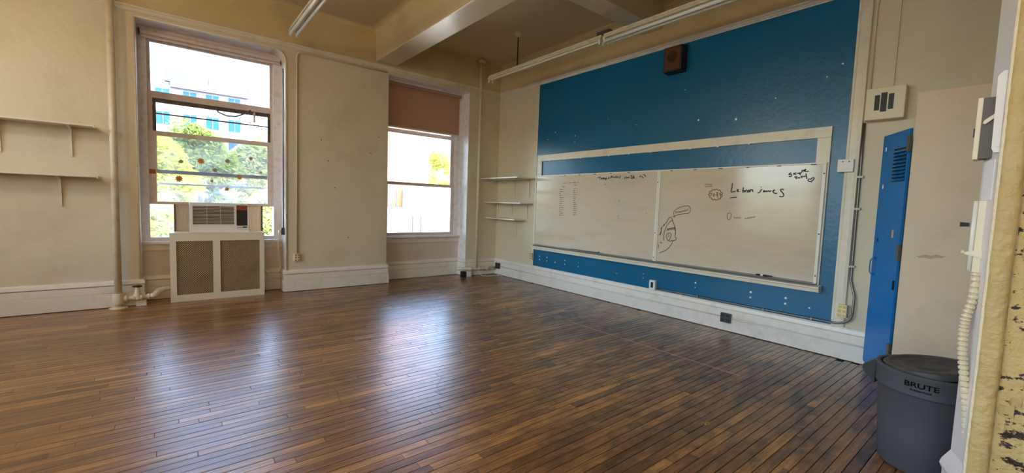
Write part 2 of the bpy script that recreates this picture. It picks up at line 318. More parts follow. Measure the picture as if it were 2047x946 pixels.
STROKES = {
 'name': [[(-4.58,1.722), (-4.576,1.677), (-4.566,1.613), (-4.592,1.622), (-4.62,1.628)], [(-4.632,1.634), (-4.65,1.641), (-4.644,1.649), (-4.633,1.64), (-4.639,1.623), (-4.659,1.627)], [(-4.703,1.672), (-4.694,1.616), (-4.702,1.637), (-4.717,1.634), (-4.715,1.619), (-4.696,1.614)], [(-4.725,1.641), (-4.728,1.616)], [(-4.726,1.631), (-4.734,1.641), (-4.745,1.641)], [(-4.76,1.64), (-4.744,1.626), (-4.748,1.615), (-4.763,1.621), (-4.766,1.636), (-4.755,1.642)], [(-4.777,1.646), (-4.775,1.615)], [(-4.776,1.63), (-4.788,1.645), (-4.801,1.644), (-4.805,1.62)], [(-4.885,1.676), (-4.89,1.671)], [(-4.9,1.647), (-4.883,1.638), (-4.885,1.626), (-4.871,1.61), (-4.854,1.609)], [(-4.924,1.639), (-4.912,1.626), (-4.917,1.616), (-4.928,1.633), (-4.931,1.617)], [(-4.939,1.616), (-4.941,1.635), (-4.953,1.62), (-4.965,1.637), (-4.976,1.618), (-4.992,1.635)], [(-5.009,1.626), (-5.027,1.638), (-5.016,1.64), (-5.005,1.622), (-5.026,1.603), (-5.051,1.604)], [(-5.111,1.639), (-5.093,1.652), (-5.075,1.64), (-5.096,1.617), (-5.118,1.588), (-5.108,1.567), (-5.074,1.572)], [(-4.561,1.548), (-4.592,1.556), (-4.637,1.561)]],
 'faint': [[(-4.547,1.372), (-4.59,1.383), (-4.589,1.316), (-4.561,1.293), (-4.544,1.32), (-4.547,1.372)], [(-4.624,1.339), (-4.634,1.318), (-4.66,1.328), (-4.7,1.327)], [(-4.738,1.317), (-4.774,1.328), (-4.851,1.347)], [(-4.249,1.705), (-4.294,1.717), (-4.302,1.701), (-4.33,1.717), (-4.337,1.698)], [(-4.258,1.683), (-4.351,1.688)]],
 'flower': [[(-4.46,1.588), (-4.466,1.584), (-4.471,1.58), (-4.473,1.575), (-4.473,1.57), (-4.471,1.566), (-4.466,1.563), (-4.459,1.561), (-4.451,1.56), (-4.454,1.554), (-4.455,1.548), (-4.454,1.543), (-4.451,1.539), (-4.445,1.537), (-4.439,1.536), (-4.431,1.537), (-4.424,1.54), (-4.422,1.534), (-4.419,1.529), (-4.415,1.525), (-4.409,1.523), (-4.403,1.523), (-4.397,1.526), (-4.392,1.53), (-4.387,1.535), (-4.381,1.531), (-4.375,1.528), (-4.368,1.527), (-4.362,1.528), (-4.357,1.531), (-4.353,1.535), (-4.351,1.541), (-4.351,1.547), (-4.343,1.547), (-4.335,1.547), (-4.329,1.549), (-4.324,1.552), (-4.322,1.556), (-4.322,1.562), (-4.324,1.567), (-4.328,1.573), (-4.321,1.575), (-4.314,1.579), (-4.31,1.583), (-4.308,1.588), (-4.309,1.593), (-4.313,1.597), (-4.319,1.601), (-4.326,1.603), (-4.321,1.609), (-4.318,1.614), (-4.317,1.62), (-4.319,1.624), (-4.323,1.627), (-4.329,1.629), (-4.337,1.63), (-4.345,1.629), (-4.345,1.635), (-4.346,1.641), (-4.349,1.646), (-4.353,1.649), (-4.359,1.649), (-4.366,1.648), (-4.373,1.645), (-4.379,1.641), (-4.383,1.646), (-4.388,1.651), (-4.394,1.653), (-4.4,1.654), (-4.406,1.652), (-4.411,1.648), (-4.415,1.643), (-4.417,1.637), (-4.424,1.639), (-4.431,1.64), (-4.438,1.64), (-4.444,1.638), (-4.447,1.634), (-4.449,1.629), (-4.449,1.623), (-4.447,1.617), (-4.455,1.616), (-4.462,1.614), (-4.468,1.611), (-4.471,1.607), (-4.471,1.602), (-4.469,1.597), (-4.465,1.593), (-4.46,1.588)], [(-4.373,1.601), (-4.36,1.585), (-4.369,1.569), (-4.384,1.576), (-4.381,1.593), (-4.37,1.601)], [(-4.344,1.61), (-4.336,1.575)], [(-4.397,1.61), (-4.419,1.613)], [(-4.411,1.611), (-4.413,1.56), (-4.429,1.564)], [(-4.43,1.604), (-4.461,1.595), (-4.437,1.582), (-4.461,1.576)], [(-4.399,1.585), (-4.427,1.588)]],
 'corner': [[(-5.169,1.817), (-5.15,1.811), (-5.144,1.798), (-5.168,1.802), (-5.176,1.791), (-5.164,1.776), (-5.146,1.783)], [(-5.189,1.815), (-5.195,1.795)], [(-5.212,1.817), (-5.194,1.808), (-5.215,1.796)], [(-5.219,1.814), (-5.231,1.807), (-5.239,1.814)], [(-5.241,1.816), (-5.252,1.791)], [(-5.237,1.806), (-5.262,1.815)], [(-5.26,1.841), (-5.267,1.818)], [(-5.272,1.844), (-5.281,1.823), (-5.288,1.848), (-5.297,1.848), (-5.293,1.835), (-5.282,1.832), (-5.303,1.823), (-5.324,1.829)], [(-5.197,1.77), (-5.225,1.778)], [(-5.211,1.773), (-5.22,1.75)], [(-5.226,1.768), (-5.229,1.76), (-5.24,1.768), (-5.242,1.759), (-5.257,1.764)], [(-5.256,1.775), (-5.273,1.781)], [(-5.265,1.777), (-5.27,1.76)], [(-5.281,1.782), (-5.286,1.769)], [(-5.286,1.776), (-5.302,1.78)], [(-5.3,1.806), (-5.305,1.782), (-5.312,1.75)], [(-5.352,1.723), (-5.333,1.724), (-5.322,1.733), (-5.328,1.749), (-5.342,1.75), (-5.347,1.742), (-5.355,1.758), (-5.371,1.762), (-5.377,1.754), (-5.367,1.737), (-5.352,1.723), (-5.355,1.715)]],
 'ghost': [[(-3.683,1.061), (-3.704,1.1), (-3.709,1.159), (-3.766,1.212), (-3.802,1.28), (-3.823,1.304), (-3.856,1.274), (-3.866,1.234), (-3.9,1.175), (-3.913,1.115), (-3.905,1.053), (-3.931,1.023), (-3.915,1.005), (-3.871,0.997), (-3.831,0.985), (-3.798,1.003), (-3.781,1.056), (-3.793,1.081), (-3.824,1.096), (-3.852,1.082), (-3.85,1.04), (-3.822,0.993)], [(-3.862,1.262), (-3.819,1.236), (-3.773,1.171), (-3.747,1.086), (-3.749,0.986)], [(-3.695,0.948), (-3.718,0.967), (-3.724,0.946)], [(-3.884,0.998), (-3.865,0.947), (-3.82,0.885), (-3.767,0.85), (-3.695,0.815)], [(-3.7,1.158), (-3.709,1.1), (-3.689,1.048)], [(-3.73,1.189), (-3.757,1.203)], [(-3.782,1.114), (-3.806,1.148), (-3.809,1.116), (-3.833,1.158), (-3.839,1.13), (-3.864,1.16), (-3.87,1.136), (-3.901,1.171), (-3.893,1.13)], [(-3.789,1.143), (-3.903,1.171)], [(-3.678,0.93), (-3.677,0.879)], [(-3.812,1.075), (-3.826,1.059), (-3.814,1.038)], [(-3.85,1.308), (-3.886,1.302)], [(-3.885,1.304), (-3.865,1.344), (-3.872,1.377), (-3.926,1.419), (-3.993,1.441), (-4.06,1.452), (-4.087,1.427), (-4.092,1.372), (-4.067,1.354), (-3.983,1.344), (-3.914,1.33), (-3.876,1.306)], [(-3.896,1.345), (-3.898,1.378), (-3.917,1.354), (-3.929,1.379), (-3.943,1.355), (-3.95,1.379), (-3.969,1.36), (-3.976,1.388), (-3.994,1.369), (-4.005,1.393), (-4.019,1.374), (-4.03,1.402), (-4.044,1.382), (-4.063,1.419)]],
 'date': [[(-2.585,1.84), (-2.646,1.849)], [(-2.624,1.846), (-2.632,1.808)], [(-2.658,1.832), (-2.65,1.818), (-2.668,1.814), (-2.673,1.828), (-2.658,1.832)], [(-2.693,1.831), (-2.681,1.818), (-2.694,1.812), (-2.701,1.848), (-2.705,1.813)], [(-2.724,1.83), (-2.714,1.817), (-2.725,1.813), (-2.733,1.828), (-2.736,1.814)], [(-2.743,1.831), (-2.749,1.816)], [(-2.758,1.833), (-2.749,1.803), (-2.731,1.8)], [(-2.78,1.828), (-2.785,1.818)], [(-2.812,1.838), (-2.794,1.832), (-2.808,1.822), (-2.789,1.818)], [(-2.832,1.848), (-2.837,1.817)], [(-2.83,1.845), (-2.867,1.853)], [(-2.833,1.834), (-2.857,1.838)], [(-2.873,1.843), (-2.878,1.821)], [(-2.875,1.836), (-2.891,1.844)], [(-2.899,1.843), (-2.905,1.825)], [(-2.923,1.862), (-2.928,1.826), (-2.913,1.831), (-2.923,1.841)], [(-2.945,1.845), (-2.938,1.831), (-2.951,1.827), (-2.955,1.844), (-2.961,1.828)], [(-2.971,1.846), (-2.979,1.831)], [(-3.004,1.855), (-2.994,1.822), (-2.978,1.818)], [(-3.039,1.817), (-3.035,1.808)], [(-3.097,1.844), (-3.094,1.818), (-3.077,1.814), (-3.068,1.822)], [(-3.115,1.831), (-3.108,1.819), (-3.12,1.816), (-3.125,1.83), (-3.13,1.817)], [(-3.14,1.815), (-3.141,1.831), (-3.153,1.83), (-3.155,1.816)], [(-3.175,1.842), (-3.189,1.854), (-3.202,1.843), (-3.182,1.809), (-3.216,1.812)], [(-3.232,1.852), (-3.215,1.829), (-3.226,1.81), (-3.244,1.817), (-3.234,1.832), (-3.22,1.823)], [(-3.282,1.813), (-3.279,1.804)], [(-3.324,1.821), (-3.346,1.849)], [(-3.351,1.837), (-3.39,1.81)], [(-3.382,1.851), (-3.396,1.859), (-3.42,1.834)], [(-3.42,1.842), (-3.413,1.831), (-3.425,1.83)]],
 'list': [[(-1.854,1.776), (-1.869,1.762)], [(-1.881,1.775), (-1.895,1.757), (-1.907,1.779)], [(-1.921,1.76), (-1.934,1.774)], [(-1.948,1.762), (-1.96,1.779)], [(-1.998,1.783), (-2.011,1.765), (-2.021,1.783), (-2.034,1.761)], [(-2.044,1.781), (-2.057,1.763)], [(-2.075,1.783), (-2.089,1.763), (-2.1,1.783), (-2.114,1.763), (-2.125,1.785), (-2.139,1.765), (-2.15,1.783)], [(-2.175,1.785), (-2.186,1.768)], [(-2.196,1.783), (-2.207,1.771)], [(-1.844,1.719), (-1.858,1.699)], [(-1.868,1.719), (-1.882,1.701), (-1.892,1.718), (-1.905,1.703)], [(-2.111,1.745), (-2.124,1.728)], [(-2.134,1.744), (-2.146,1.727), (-2.157,1.739), (-2.169,1.728)], [(-1.794,1.672), (-1.808,1.66), (-1.82,1.673), (-1.835,1.657), (-1.847,1.671), (-1.862,1.658)], [(-1.878,1.674), (-1.892,1.664)], [(-2.1,1.686), (-2.112,1.676)], [(-2.123,1.688), (-2.135,1.675)], [(-2.145,1.689), (-2.157,1.675)], [(-2.175,1.685), (-2.188,1.676)], [(-1.795,1.639), (-1.808,1.624), (-1.819,1.638), (-1.832,1.627), (-1.844,1.637), (-1.857,1.624)], [(-1.879,1.641), (-1.893,1.632)], [(-2.101,1.654), (-2.114,1.639), (-2.124,1.655)], [(-2.136,1.643), (-2.147,1.653)], [(-2.177,1.653), (-2.19,1.644)], [(-1.795,1.608), (-1.803,1.589), (-1.808,1.608), (-1.815,1.59)], [(-1.88,1.609), (-1.894,1.599)], [(-2.103,1.622), (-2.118,1.609), (-2.132,1.621), (-2.147,1.61)], [(-2.178,1.621), (-2.191,1.612)], [(-1.796,1.573), (-1.811,1.559), (-1.823,1.576), (-1.838,1.562)], [(-2.104,1.588), (-2.116,1.579), (-2.127,1.591)], [(-2.139,1.579), (-2.149,1.591), (-2.162,1.575)], [(-2.179,1.589), (-2.192,1.58)], [(-1.797,1.538), (-1.81,1.529), (-1.822,1.542), (-1.835,1.527), (-1.847,1.539), (-1.86,1.529), (-1.871,1.543)], [(-1.882,1.543), (-1.896,1.534)], [(-2.106,1.556), (-2.121,1.547), (-2.135,1.557), (-2.15,1.548)], [(-1.798,1.507), (-1.812,1.497), (-1.825,1.508)], [(-1.84,1.492), (-1.852,1.51)], [(-1.883,1.511), (-1.897,1.501)], [(-2.107,1.524), (-2.122,1.511), (-2.136,1.526), (-2.152,1.512)], [(-1.799,1.476), (-1.812,1.462)], [(-1.824,1.476), (-1.837,1.465), (-1.849,1.475), (-1.862,1.464), (-1.873,1.474)], [(-1.884,1.478), (-1.897,1.469)], [(-2.108,1.494), (-2.124,1.48), (-2.138,1.492)], [(-1.8,1.444), (-1.814,1.431), (-1.827,1.443), (-1.841,1.431), (-1.854,1.445)], [(-1.885,1.446), (-1.898,1.436)], [(-2.11,1.46), (-2.122,1.446), (-2.132,1.461), (-2.144,1.448), (-2.155,1.461), (-2.167,1.451)], [(-1.801,1.408), (-1.815,1.395), (-1.828,1.41)], [(-1.842,1.396), (-1.855,1.412)], [(-1.885,1.413), (-1.899,1.404)], [(-2.111,1.431), (-2.123,1.418), (-2.134,1.429), (-2.147,1.414), (-2.157,1.432)], [(-2.169,1.416), (-2.18,1.432)], [(-1.802,1.38), (-1.816,1.362)], [(-1.829,1.378), (-1.843,1.366), (-1.856,1.379), (-1.87,1.366), (-1.882,1.38)], [(-1.886,1.38), (-1.9,1.371)], [(-2.112,1.396), (-2.126,1.386), (-2.138,1.398), (-2.151,1.385), (-2.163,1.399)], [(-2.188,1.398), (-2.201,1.389)], [(-1.803,1.346), (-1.817,1.334), (-1.83,1.344), (-1.844,1.331), (-1.857,1.345)], [(-1.871,1.335), (-1.884,1.346)], [(-1.887,1.348), (-1.901,1.338)], [(-2.114,1.362), (-2.126,1.35)], [(-2.137,1.367), (-2.149,1.354), (-2.16,1.366), (-2.172,1.352)], [(-2.189,1.366), (-2.202,1.357)], [(-1.804,1.313), (-1.818,1.298), (-1.831,1.313)], [(-1.845,1.298), (-1.858,1.312)], [(-2.115,1.332), (-2.127,1.321), (-2.138,1.331)], [(-2.151,1.318), (-2.161,1.334), (-2.174,1.319)], [(-2.19,1.333), (-2.203,1.325)], [(-1.805,1.28), (-1.818,1.266)], [(-1.829,1.283), (-1.843,1.267), (-1.854,1.284), (-1.867,1.267), (-1.879,1.283)], [(-1.889,1.282), (-1.903,1.273)], [(-2.117,1.299), (-2.129,1.285), (-2.14,1.298), (-2.152,1.289), (-2.163,1.302), (-2.175,1.287), (-2.186,1.301)], [(-1.805,1.249), (-1.82,1.233), (-1.833,1.248), (-1.847,1.236)], [(-1.859,1.251), (-1.874,1.236), (-1.886,1.249)], [(-1.89,1.249), (-1.904,1.24)], [(-2.118,1.268), (-2.13,1.252), (-2.141,1.268)], [(-2.153,1.254), (-2.163,1.27)], [(-2.193,1.269), (-2.206,1.261)], [(-2.993,1.276), (-3.013,1.273)], [(-3.013,1.244), (-3.022,1.238)], [(-3.454,1.335), (-3.467,1.338)], [(-2.724,1.74), (-2.746,1.733)], [(-2.993,1.507), (-3.02,1.478)]],
}
# ================================================================= the room
CZ = 4.07; RT = 3.545
XL = -8.9; YF = -8.1
W1 = (-5.38, -3.78); W2 = (-2.27, -0.70); ZS = 0.75; ZH = 3.43

# --- floor: dark slab under individual varnished strips that run parallel to the window wall
floor = MB().box(XL - 0.1, 0.1, YF - 0.1, 0.35, -0.2, -0.008).build('floor', 'sub_floor')
tag(floor, 'worn brown varnished narrow strip wood floor of the classroom', 'floor', kind='structure')
def plank_mesh(name, boards):
    me = bpy.data.meshes.new(name); V = []; F = []; T = []
    for (x0, x1, y0, y1, tone, dz) in boards:
        n = len(V); g = 0.0017; c = 0.0014; zt = dz; zb = -0.008
        x0 += 0.0008; x1 -= 0.0008; y0 += g; y1 -= g
        V += [(x0, y0, zb), (x1, y0, zb), (x1, y1, zb), (x0, y1, zb), (x0, y0, zt - c), (x1, y0, zt - c), (x1, y1, zt - c), (x0, y1, zt - c),
              (x0 + c, y0 + c, zt), (x1 - c, y0 + c, zt), (x1 - c, y1 - c, zt), (x0 + c, y1 - c, zt)]
        F += [tuple(n + i for i in q) for q in ((8, 9, 10, 11), (4, 5, 9, 8), (5, 6, 10, 9), (6, 7, 11, 10), (7, 4, 8, 11), (0, 1, 5, 4), (1, 2, 6, 5), (2, 3, 7, 6), (3, 0, 4, 7))]
        T += [tone] * 12
    me.from_pydata(V, [], F); a = me.attributes.new('tone', 'FLOAT', 'POINT'); a.data.foreach_set('value', T)
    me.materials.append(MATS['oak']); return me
PW = 0.0585; rows = []; rnd = random.Random(11)
y = 0.27
cam_p = Vector((-5.105, -6.873, 1.3784)); F_PX = 857.25
def pix(p):
    d = Vector(p) - cam_p; Z = d.dot(_f)
    if Z < 0.2: return None
    return (1023.5 + F_PX * d.dot(_r) / Z, 473 - F_PX * d.dot(_u) / Z, Z)
allb = []
while y > YF:
    x = XL - rnd.random() * 1.2
    while x < 0:
        ln = rnd.choice((0.45, 0.7, 0.9, 1.1, 1.3, 1.6, 1.9)) * rnd.uniform(0.9, 1.1)
        x1 = min(x + ln, 0.0)
        if x1 - x > 0.12: allb.append((max(x, XL), x1, y - PW, y, min(1, max(0, rnd.gauss(0.5, 0.17))), rnd.uniform(-0.0012, 0.0)))
        x = x1 if x1 < 0 else 1
    y -= PW
score = []
for b in allb:
    s = 0.0
    for k in range(7):
        xx = b[0] + (b[1] - b[0]) * (k + 0.5) / 7; q = pix((xx, (b[2] + b[3]) / 2, 0))
        if q and 0 < q[0] < 2047 and 0 < q[1] < 946:
            q2 = pix((xx, b[2], 0)); q3 = pix((xx + 0.01, (b[2] + b[3]) / 2, 0)); q1 = pix((xx, b[3], 0))
            if q2 and q3 and q1: s += abs((q2[0] - q1[0]) * (q3[1] - q[1]) - (q2[1] - q1[1]) * (q3[0] - q[0])) * 100 * (b[1] - b[0]) / 7
    score.append(s)
order = sorted(range(len(allb)), key=lambda i: -score[i])
near = [i for i in order[:300] if score[i] > 0]; near_set = set(near)
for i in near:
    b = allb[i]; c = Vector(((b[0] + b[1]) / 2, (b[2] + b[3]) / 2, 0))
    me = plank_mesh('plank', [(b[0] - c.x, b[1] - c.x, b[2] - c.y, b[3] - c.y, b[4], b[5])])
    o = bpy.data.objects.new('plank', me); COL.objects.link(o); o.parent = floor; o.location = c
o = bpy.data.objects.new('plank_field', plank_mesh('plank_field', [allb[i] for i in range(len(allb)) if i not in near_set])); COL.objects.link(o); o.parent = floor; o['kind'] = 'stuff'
o['label'] = 'rest of the narrow floor strips'

for pts in ([(-4.62, -2.55), (-4.45, -2.78), (-4.33, -3.0), (-4.28, -3.2), (-4.33, -3.35)], [(-3.42, -3.95), (-3.55, -4.1), (-3.6, -4.25), (-3.52, -4.35), (-3.38, -4.38)], [(-4.25, -3.5), (-4.18, -3.75), (-4.22, -4.0)], [(-3.6, -3.55), (-3.5, -3.75), (-3.42, -3.85)]):
    sc_ = MB()
    for a, b in zip(pts[:-1], pts[1:]):
        d = (Vector(b) - Vector(a)).normalized() * .0016; n = len(sc_.v); q = Vector((-d.y, d.x))
        sc_.v += [(a[0] + q.x, a[1] + q.y, .0004), (a[0] - q.x, a[1] - q.y, .0004), (b[0] - q.x, b[1] - q.y, .0004), (b[0] + q.x, b[1] + q.y, .0004)]; sc_.f.append((n, n + 1, n + 2, n + 3))
    sc_.build('scratch', 'floor_scratch', parent=floor)
# --- window wall
wb = MB()
wb.box(XL - 0.3, W1[0], 0, 0.5, -0.2, CZ + 0.1); wb.box(W1[1], W2[0], 0, 0.5, -0.2, CZ + 0.1); wb.box(W2[1], 0.3, 0, 0.5, -0.2, CZ + 0.1)
wb.box(W1[0], W1[1], 0, 0.5, ZH, CZ + 0.1); wb.box(W2[0], W2[1], 0, 0.5, ZH, CZ + 0.1)
# rounded upper corner of the first opening
R = 0.15
for yy0, yy1 in ((0.0, 0.5),):
    pts = [(W1[1] + 0.001, ZH + 0.001)] + [(W1[1] - R + R * math.cos(math.radians(a)), ZH - R + R * math.sin(math.radians(a))) for a in range(0, 91, 9)]
    wb.prism(pts, 'y', yy0, yy1)
wall_back = wb.build('wall_back', 'wall_paint')
tag(wall_back, 'cream painted wall with two tall recessed windows', 'wall', kind='structure')
for nm, w in (('first', W1), ('second', W2)):
    o = MB().box(w[0], w[1], 0.27, 0.5, -0.2, ZS).build('recess_panel', 'recess_paint', parent=wall_back)
for w in (W1, W2):  # pale liners added to paint in the sky light on the reveals
    lz = ZH - (0.16 if w is W1 else 0.004)
    MB().box(w[0] + .0005, w[0] + .006, 0.004, 0.31, 0.318, ZH - .004).build('lit_reveal_liner', 'frame_paint', parent=wall_back)
    MB().box(w[1] - .006, w[1] - .0005, 0.004, 0.31, 0.318, lz).build('lit_reveal_liner', 'frame_paint', parent=wall_back)
    MB().box(w[0] + .006, w[1] - (0.16 if w is W1 else 0.006), 0.004, 0.31, ZH - .006, ZH - .0005).build('lit_reveal_liner', 'frame_paint', parent=wall_back)
# --- blue board wall
wall_right = MB().box(0, 0.4, -7.4, 0, -0.2, CZ + 0.1).build('wall_right', 'wall_smooth')
tag(wall_right, 'cream wall that carries the big blue panel and whiteboards', 'wall', kind='structure')
# --- unseen rest of the shell: wall with three windows on the far side, wall behind the camera
LW = [(-2.8, -0.7), (-5.5, -3.4), (-7.95, -5.95)]
ml = MB(); edges = [0.0] + [v for a, b in LW for v in (b, a)] + [YF]
for i in range(0, len(edges), 2): ml.box(XL - 0.3, XL, edges[i + 1], edges[i], -0.2, CZ + 0.1)
for a, b in LW: ml.box(XL - 0.3, XL, a, b, -0.2, ZS); ml.box(XL - 0.3, XL, a, b, ZH, CZ + 0.1)
tag(ml.build('wall_left', 'wall_paint'), 'cream wall with three windows facing the blue wall', 'wall', kind='structure')
wall_front = MB().prism([(XL - 0.3, YF), (-2.45, YF), (-2.15, -7.15), (0.4, -7.15), (0.4, YF - 0.3), (XL - 0.3, YF - 0.3)], 'z', -0.2, CZ + 0.1).build('wall_front', 'wall_paint')
tag(wall_front, 'cream wall behind the corner with the closet', 'wall', kind='structure')
# --- ceiling with one deep beam and a shallow cross beam
ceil = MB().box(XL - 0.3, 0.4, YF - 0.3, 0.5, CZ, CZ + 0.3).build('ceiling', 'ceiling_panel')
tag(ceil, 'tan painted plaster ceiling', 'ceiling', kind='structure')
beam = MB().box(-2.49, -2.15, YF, 0.02, 3.575, CZ + 0.02).build('ceiling_beam', 'beam_paint', bevel=0.012)
beam.data.materials.append(MATS['ceiling_paint'])
for pl in beam.data.polygons:
    if pl.normal.z > -0.5: pl.material_index = 1
tag(beam, 'deep cream painted ceiling beam running in from the window wall', 'beam', kind='structure')
beam2 = MB().box(-2.16, 0.02, -3.52, -3.23, 3.75, CZ + 0.02).build('ceiling_beam', 'beam_paint', bevel=0.01)
tag(beam2, 'shallow grey cross beam between deep beam and blue wall', 'beam', kind='structure')
# coves where ceiling meets frieze
cv = MB()
def cove(path, r=0.09):
    prof = [(-0.005, CZ + 0.005), (-0.005, CZ - r)] + [(r - r * math.cos(math.radians(a)), CZ - r + r * math.sin(math.radians(a))) for a in range(10, 91, 16)] + [(r, CZ + 0.005)]
    cv.sweep(path, prof)
cove([(XL, 0), (-2.49, 0), (-2.49, -8.0)]); cove([(-2.15, -3.23), (-2.15, 0), (0, 0), (0, -3.23)], 0.05); cove([(0, -3.52), (0, -7.15)], 0.05)
tag(cv.build('trim_1', 'ceiling_paint', autosmooth=True), 'tan plaster cove along the ceiling edge', 'cove', kind='structure')
fz = MB().box(XL, 0, -0.012, 0.01, RT - 0.02, CZ).box(-0.012, 0.01, -7.15, 0, RT - 0.02, CZ)
tag(fz.build('trim_2', 'ceiling_paint'), 'tan frieze band above the picture rail', 'frieze', kind='structure')
# picture rail
prof = [(-0.004, 3.478), (0.016, 3.478), (0.02, 3.49), (0.012, 3.50), (0.014, 3.515), (0.03, 3.525), (0.034, 3.54), (0.03, RT), (-0.004, RT)]
rail = MB().sweep([(XL, 0), (0, 0), (0, -7.15)], prof).build('trim_3', 'trim_paint', autosmooth=True)
tag(rail, 'cream moulded picture rail below the tan frieze', 'picture rail', kind='structure')
# baseboard
bprof = [(-0.004, 0.006), (0.038, 0.006), (0.037, 0.167), (0.020, 0.170), (0.020, 0.176), (0.029, 0.178), (0.028, 0.251), (0.010, 0.254), (0.010, 0.262), (0.038, 0.266), (0.032, 0.30), (0.018, 0.315), (-0.004, 0.317)]
base = MB().sweep([(XL, 0), (W1[0], 0), (W1[0], 0.27), (W1[1], 0.27), (W1[1], 0), (W2[0], 0), (W2[0], 0.27), (W2[1], 0.27), (W2[1], 0), (0, 0), (0, -6.12)], bprof).build('baseboard_back', 'base_paint')
tag(base, 'tall stepped cream baseboard around the wall bays', 'baseboard', kind='structure')

# --- pier at the edge of the view, splayed side toward the windows
pier = MB().prism([(-2.45, YF), (-2.45, -6.737), (-2.29, -6.674), (-2.24, -6.70), (-2.15, -7.2)], 'z', -0.2, CZ + 0.1).build('wall_pier', 'pier_white')
tag(pier, 'white painted wall end beside the grey trash can', 'wall', kind='structure')
jm = MB(); NJ = 60
jp = [(-2.449, -6.732), (-2.462, -6.738), (-2.468, -6.752), (-2.468, -6.785), (-2.462, -6.797), (-2.449, -6.80)]
def rough_skin(outline, z0, z1, nz, amp, seed):
    rr = random.Random(seed); n0 = len(jm.v); m = len(outline)
    off = [[0.0] * m for _ in range(nz + 1)]
    ph = [rr.uniform(0, 6) for _ in range(12)]
    for i in range(nz + 1):
        z = z0 + (z1 - z0) * i / nz
        for k, (x, y) in enumerate(outline):
            a = amp * (math.sin(z * 9 + ph[k % 12]) * 0.5 + math.sin(z * 23 + ph[(k + 3) % 12]) * 0.35 + rr.uniform(-0.5, 0.5)) if 0 < k < m - 1 else 0
            jm.v.append((x - abs(a), y + a * 0.4, z))
    for i in range(nz):
        for k in range(m - 1):
            a = n0 + i * m + k; jm.f.append((a, a + 1, a + m + 1, a + m))
rough_skin(jp, 0.0, CZ, 160, 0.004, 3)
o = jm.build('jamb_plaster', 'plaster_tan', parent=pier, smooth=True)
jm = MB(); rough_skin([(-2.449, -6.80), (-2.452, -6.802), (-2.454, -6.83), (-2.455, -6.86), (-2.456, -6.90), (-2.455, -6.95), (-2.455, -7.2), (-2.449, -7.25)], 0.0, CZ, 150, 0.005, 5)
o = jm.build('peeling_frame', 'peeling', parent=pier, smooth=True); o['label'] = 'flaking tan paint over dark wood'
jm = MB(); jm.tube([(-2.452 + random.uniform(-.001, .001), -6.735 + random.uniform(-.001, .001), CZ * i / 90) for i in range(91)], 0.009, 8)
o = jm.build('corner_bead', 'edge_bead', parent=pier, smooth=True); o['label'] = 'pale lumpy paint along the corner'
pb = [(-0.004, 0.0), (0.02, 0.0), (0.02, 0.22), (0.03, 0.245), (0.024, 0.27), (0.010, 0.30), (-0.004, 0.33)]
MB().sweep([(-2.445, -6.735), (-2.29, -6.674), (-2.24, -6.70)][::-1], pb).build('base_moulding', 'pier_white', parent=pier)
# curled paint flakes
for (yy, zz, s) in ((-6.828, 0.62, 0.05), (-6.85, 0.66, 0.035), (-6.815, 0.545, 0.03)):
    fl = MB(); n0 = 0
    for i in range(6):
        a = i / 5 * 1.5
        for sgn in (-1, 1):
            fl.v.append((-2.462 - s * 0.35 * (1 - math.cos(a)), yy + s * math.sin(a) * 0.9 - s * 0.4, zz + sgn * s * (0.5 - 0.06 * i) + 0.006 * math.sin(i * 2 + sgn)))
    fl.f = [(2 * i, 2 * i + 1, 2 * i + 3, 2 * i + 2) for i in range(5)]
    fl.build('paint_flake', 'plaster_tan', parent=pier, smooth=True)

# ================================================================= windows
def bar(parent, name, m, x0, x1, y0, y1, z0, z1, bev=0.004):
    return MB().box(x0, x1, y0, y1, z0, z1).build(name, m, parent=parent, bevel=bev)
def sash(win, name, m, x0, x1, yc, z0, z1, st, top, bot, pane, th=0.035, bars=()):
    s = MB()
    s.box(x0, x0 + st, yc - th / 2, yc + th / 2, z0, z1); s.box(x1 - st, x1, yc - th / 2, yc + th / 2, z0, z1)
    s.box(x0 + st, x1 - st, yc - th / 2, yc + th / 2, z1 - top, z1); s.box(x0 + st, x1 - st, yc - th / 2, yc + th / 2, z0, z0 + bot)
    o = s.build(name, m, parent=win, bevel=0.003)
    p = MB().box(x0 + st - .004, x1 - st + .004, yc - 0.002, yc + 0.002, z0 + bot - .004, z1 - top + .004).build('pane', pane, parent=o)
    for (zb, hb) in bars:
        MB().box(x0 + st, x1 - st, yc - 0.012, yc + 0.012, zb - hb / 2, zb + hb / 2).build('glazing_bar', 'dark_sash', parent=o)
    return o
win1 = thing('window_1', (-4.58, 0.35, ZS), 'tall window with raised sash above the air conditioner', 'window', kind='structure')
bar(win1, 'jamb_frame', 'frame_paint', W1[0], -5.288, 0.30, 0.45, ZS, ZH); bar(win1, 'jamb_frame', 'frame_paint', -3.885, W1[1], 0.30, 0.45, ZS, ZH)
bar(win1, 'head_frame', 'sash_paint', -5.288, -3.885, 0.31, 0.45, 3.31, ZH)
bar(win1, 'bottom_frame', 'frame_paint', -5.288, -3.885, 0.31, 0.45, ZS, 0.80)
bar(win1, 'sill', 'frame_paint', W1[0] + .002, W1[1] - .002, 0.215, 0.32, 0.715, 0.752, 0.008)
bar(win1, 'apron', 'trim_paint', W1[0] + .002, W1[1] - .002, 0.25, 0.275, 0.635, 0.715)
sash(win1, 'upper_sash', 'sash_paint', -5.288, -3.885, 0.385, 2.585, 3.31, 0.036, 0.035, 0.085, 'pane_clear')
sash(win1, 'middle_sash', 'dark_sash', -5.25, -3.90, 0.40, 1.63, 2.585, 0.045, 0.05, 0.048, 'pane_clear', 0.03, bars=((2.395, 0.016),))
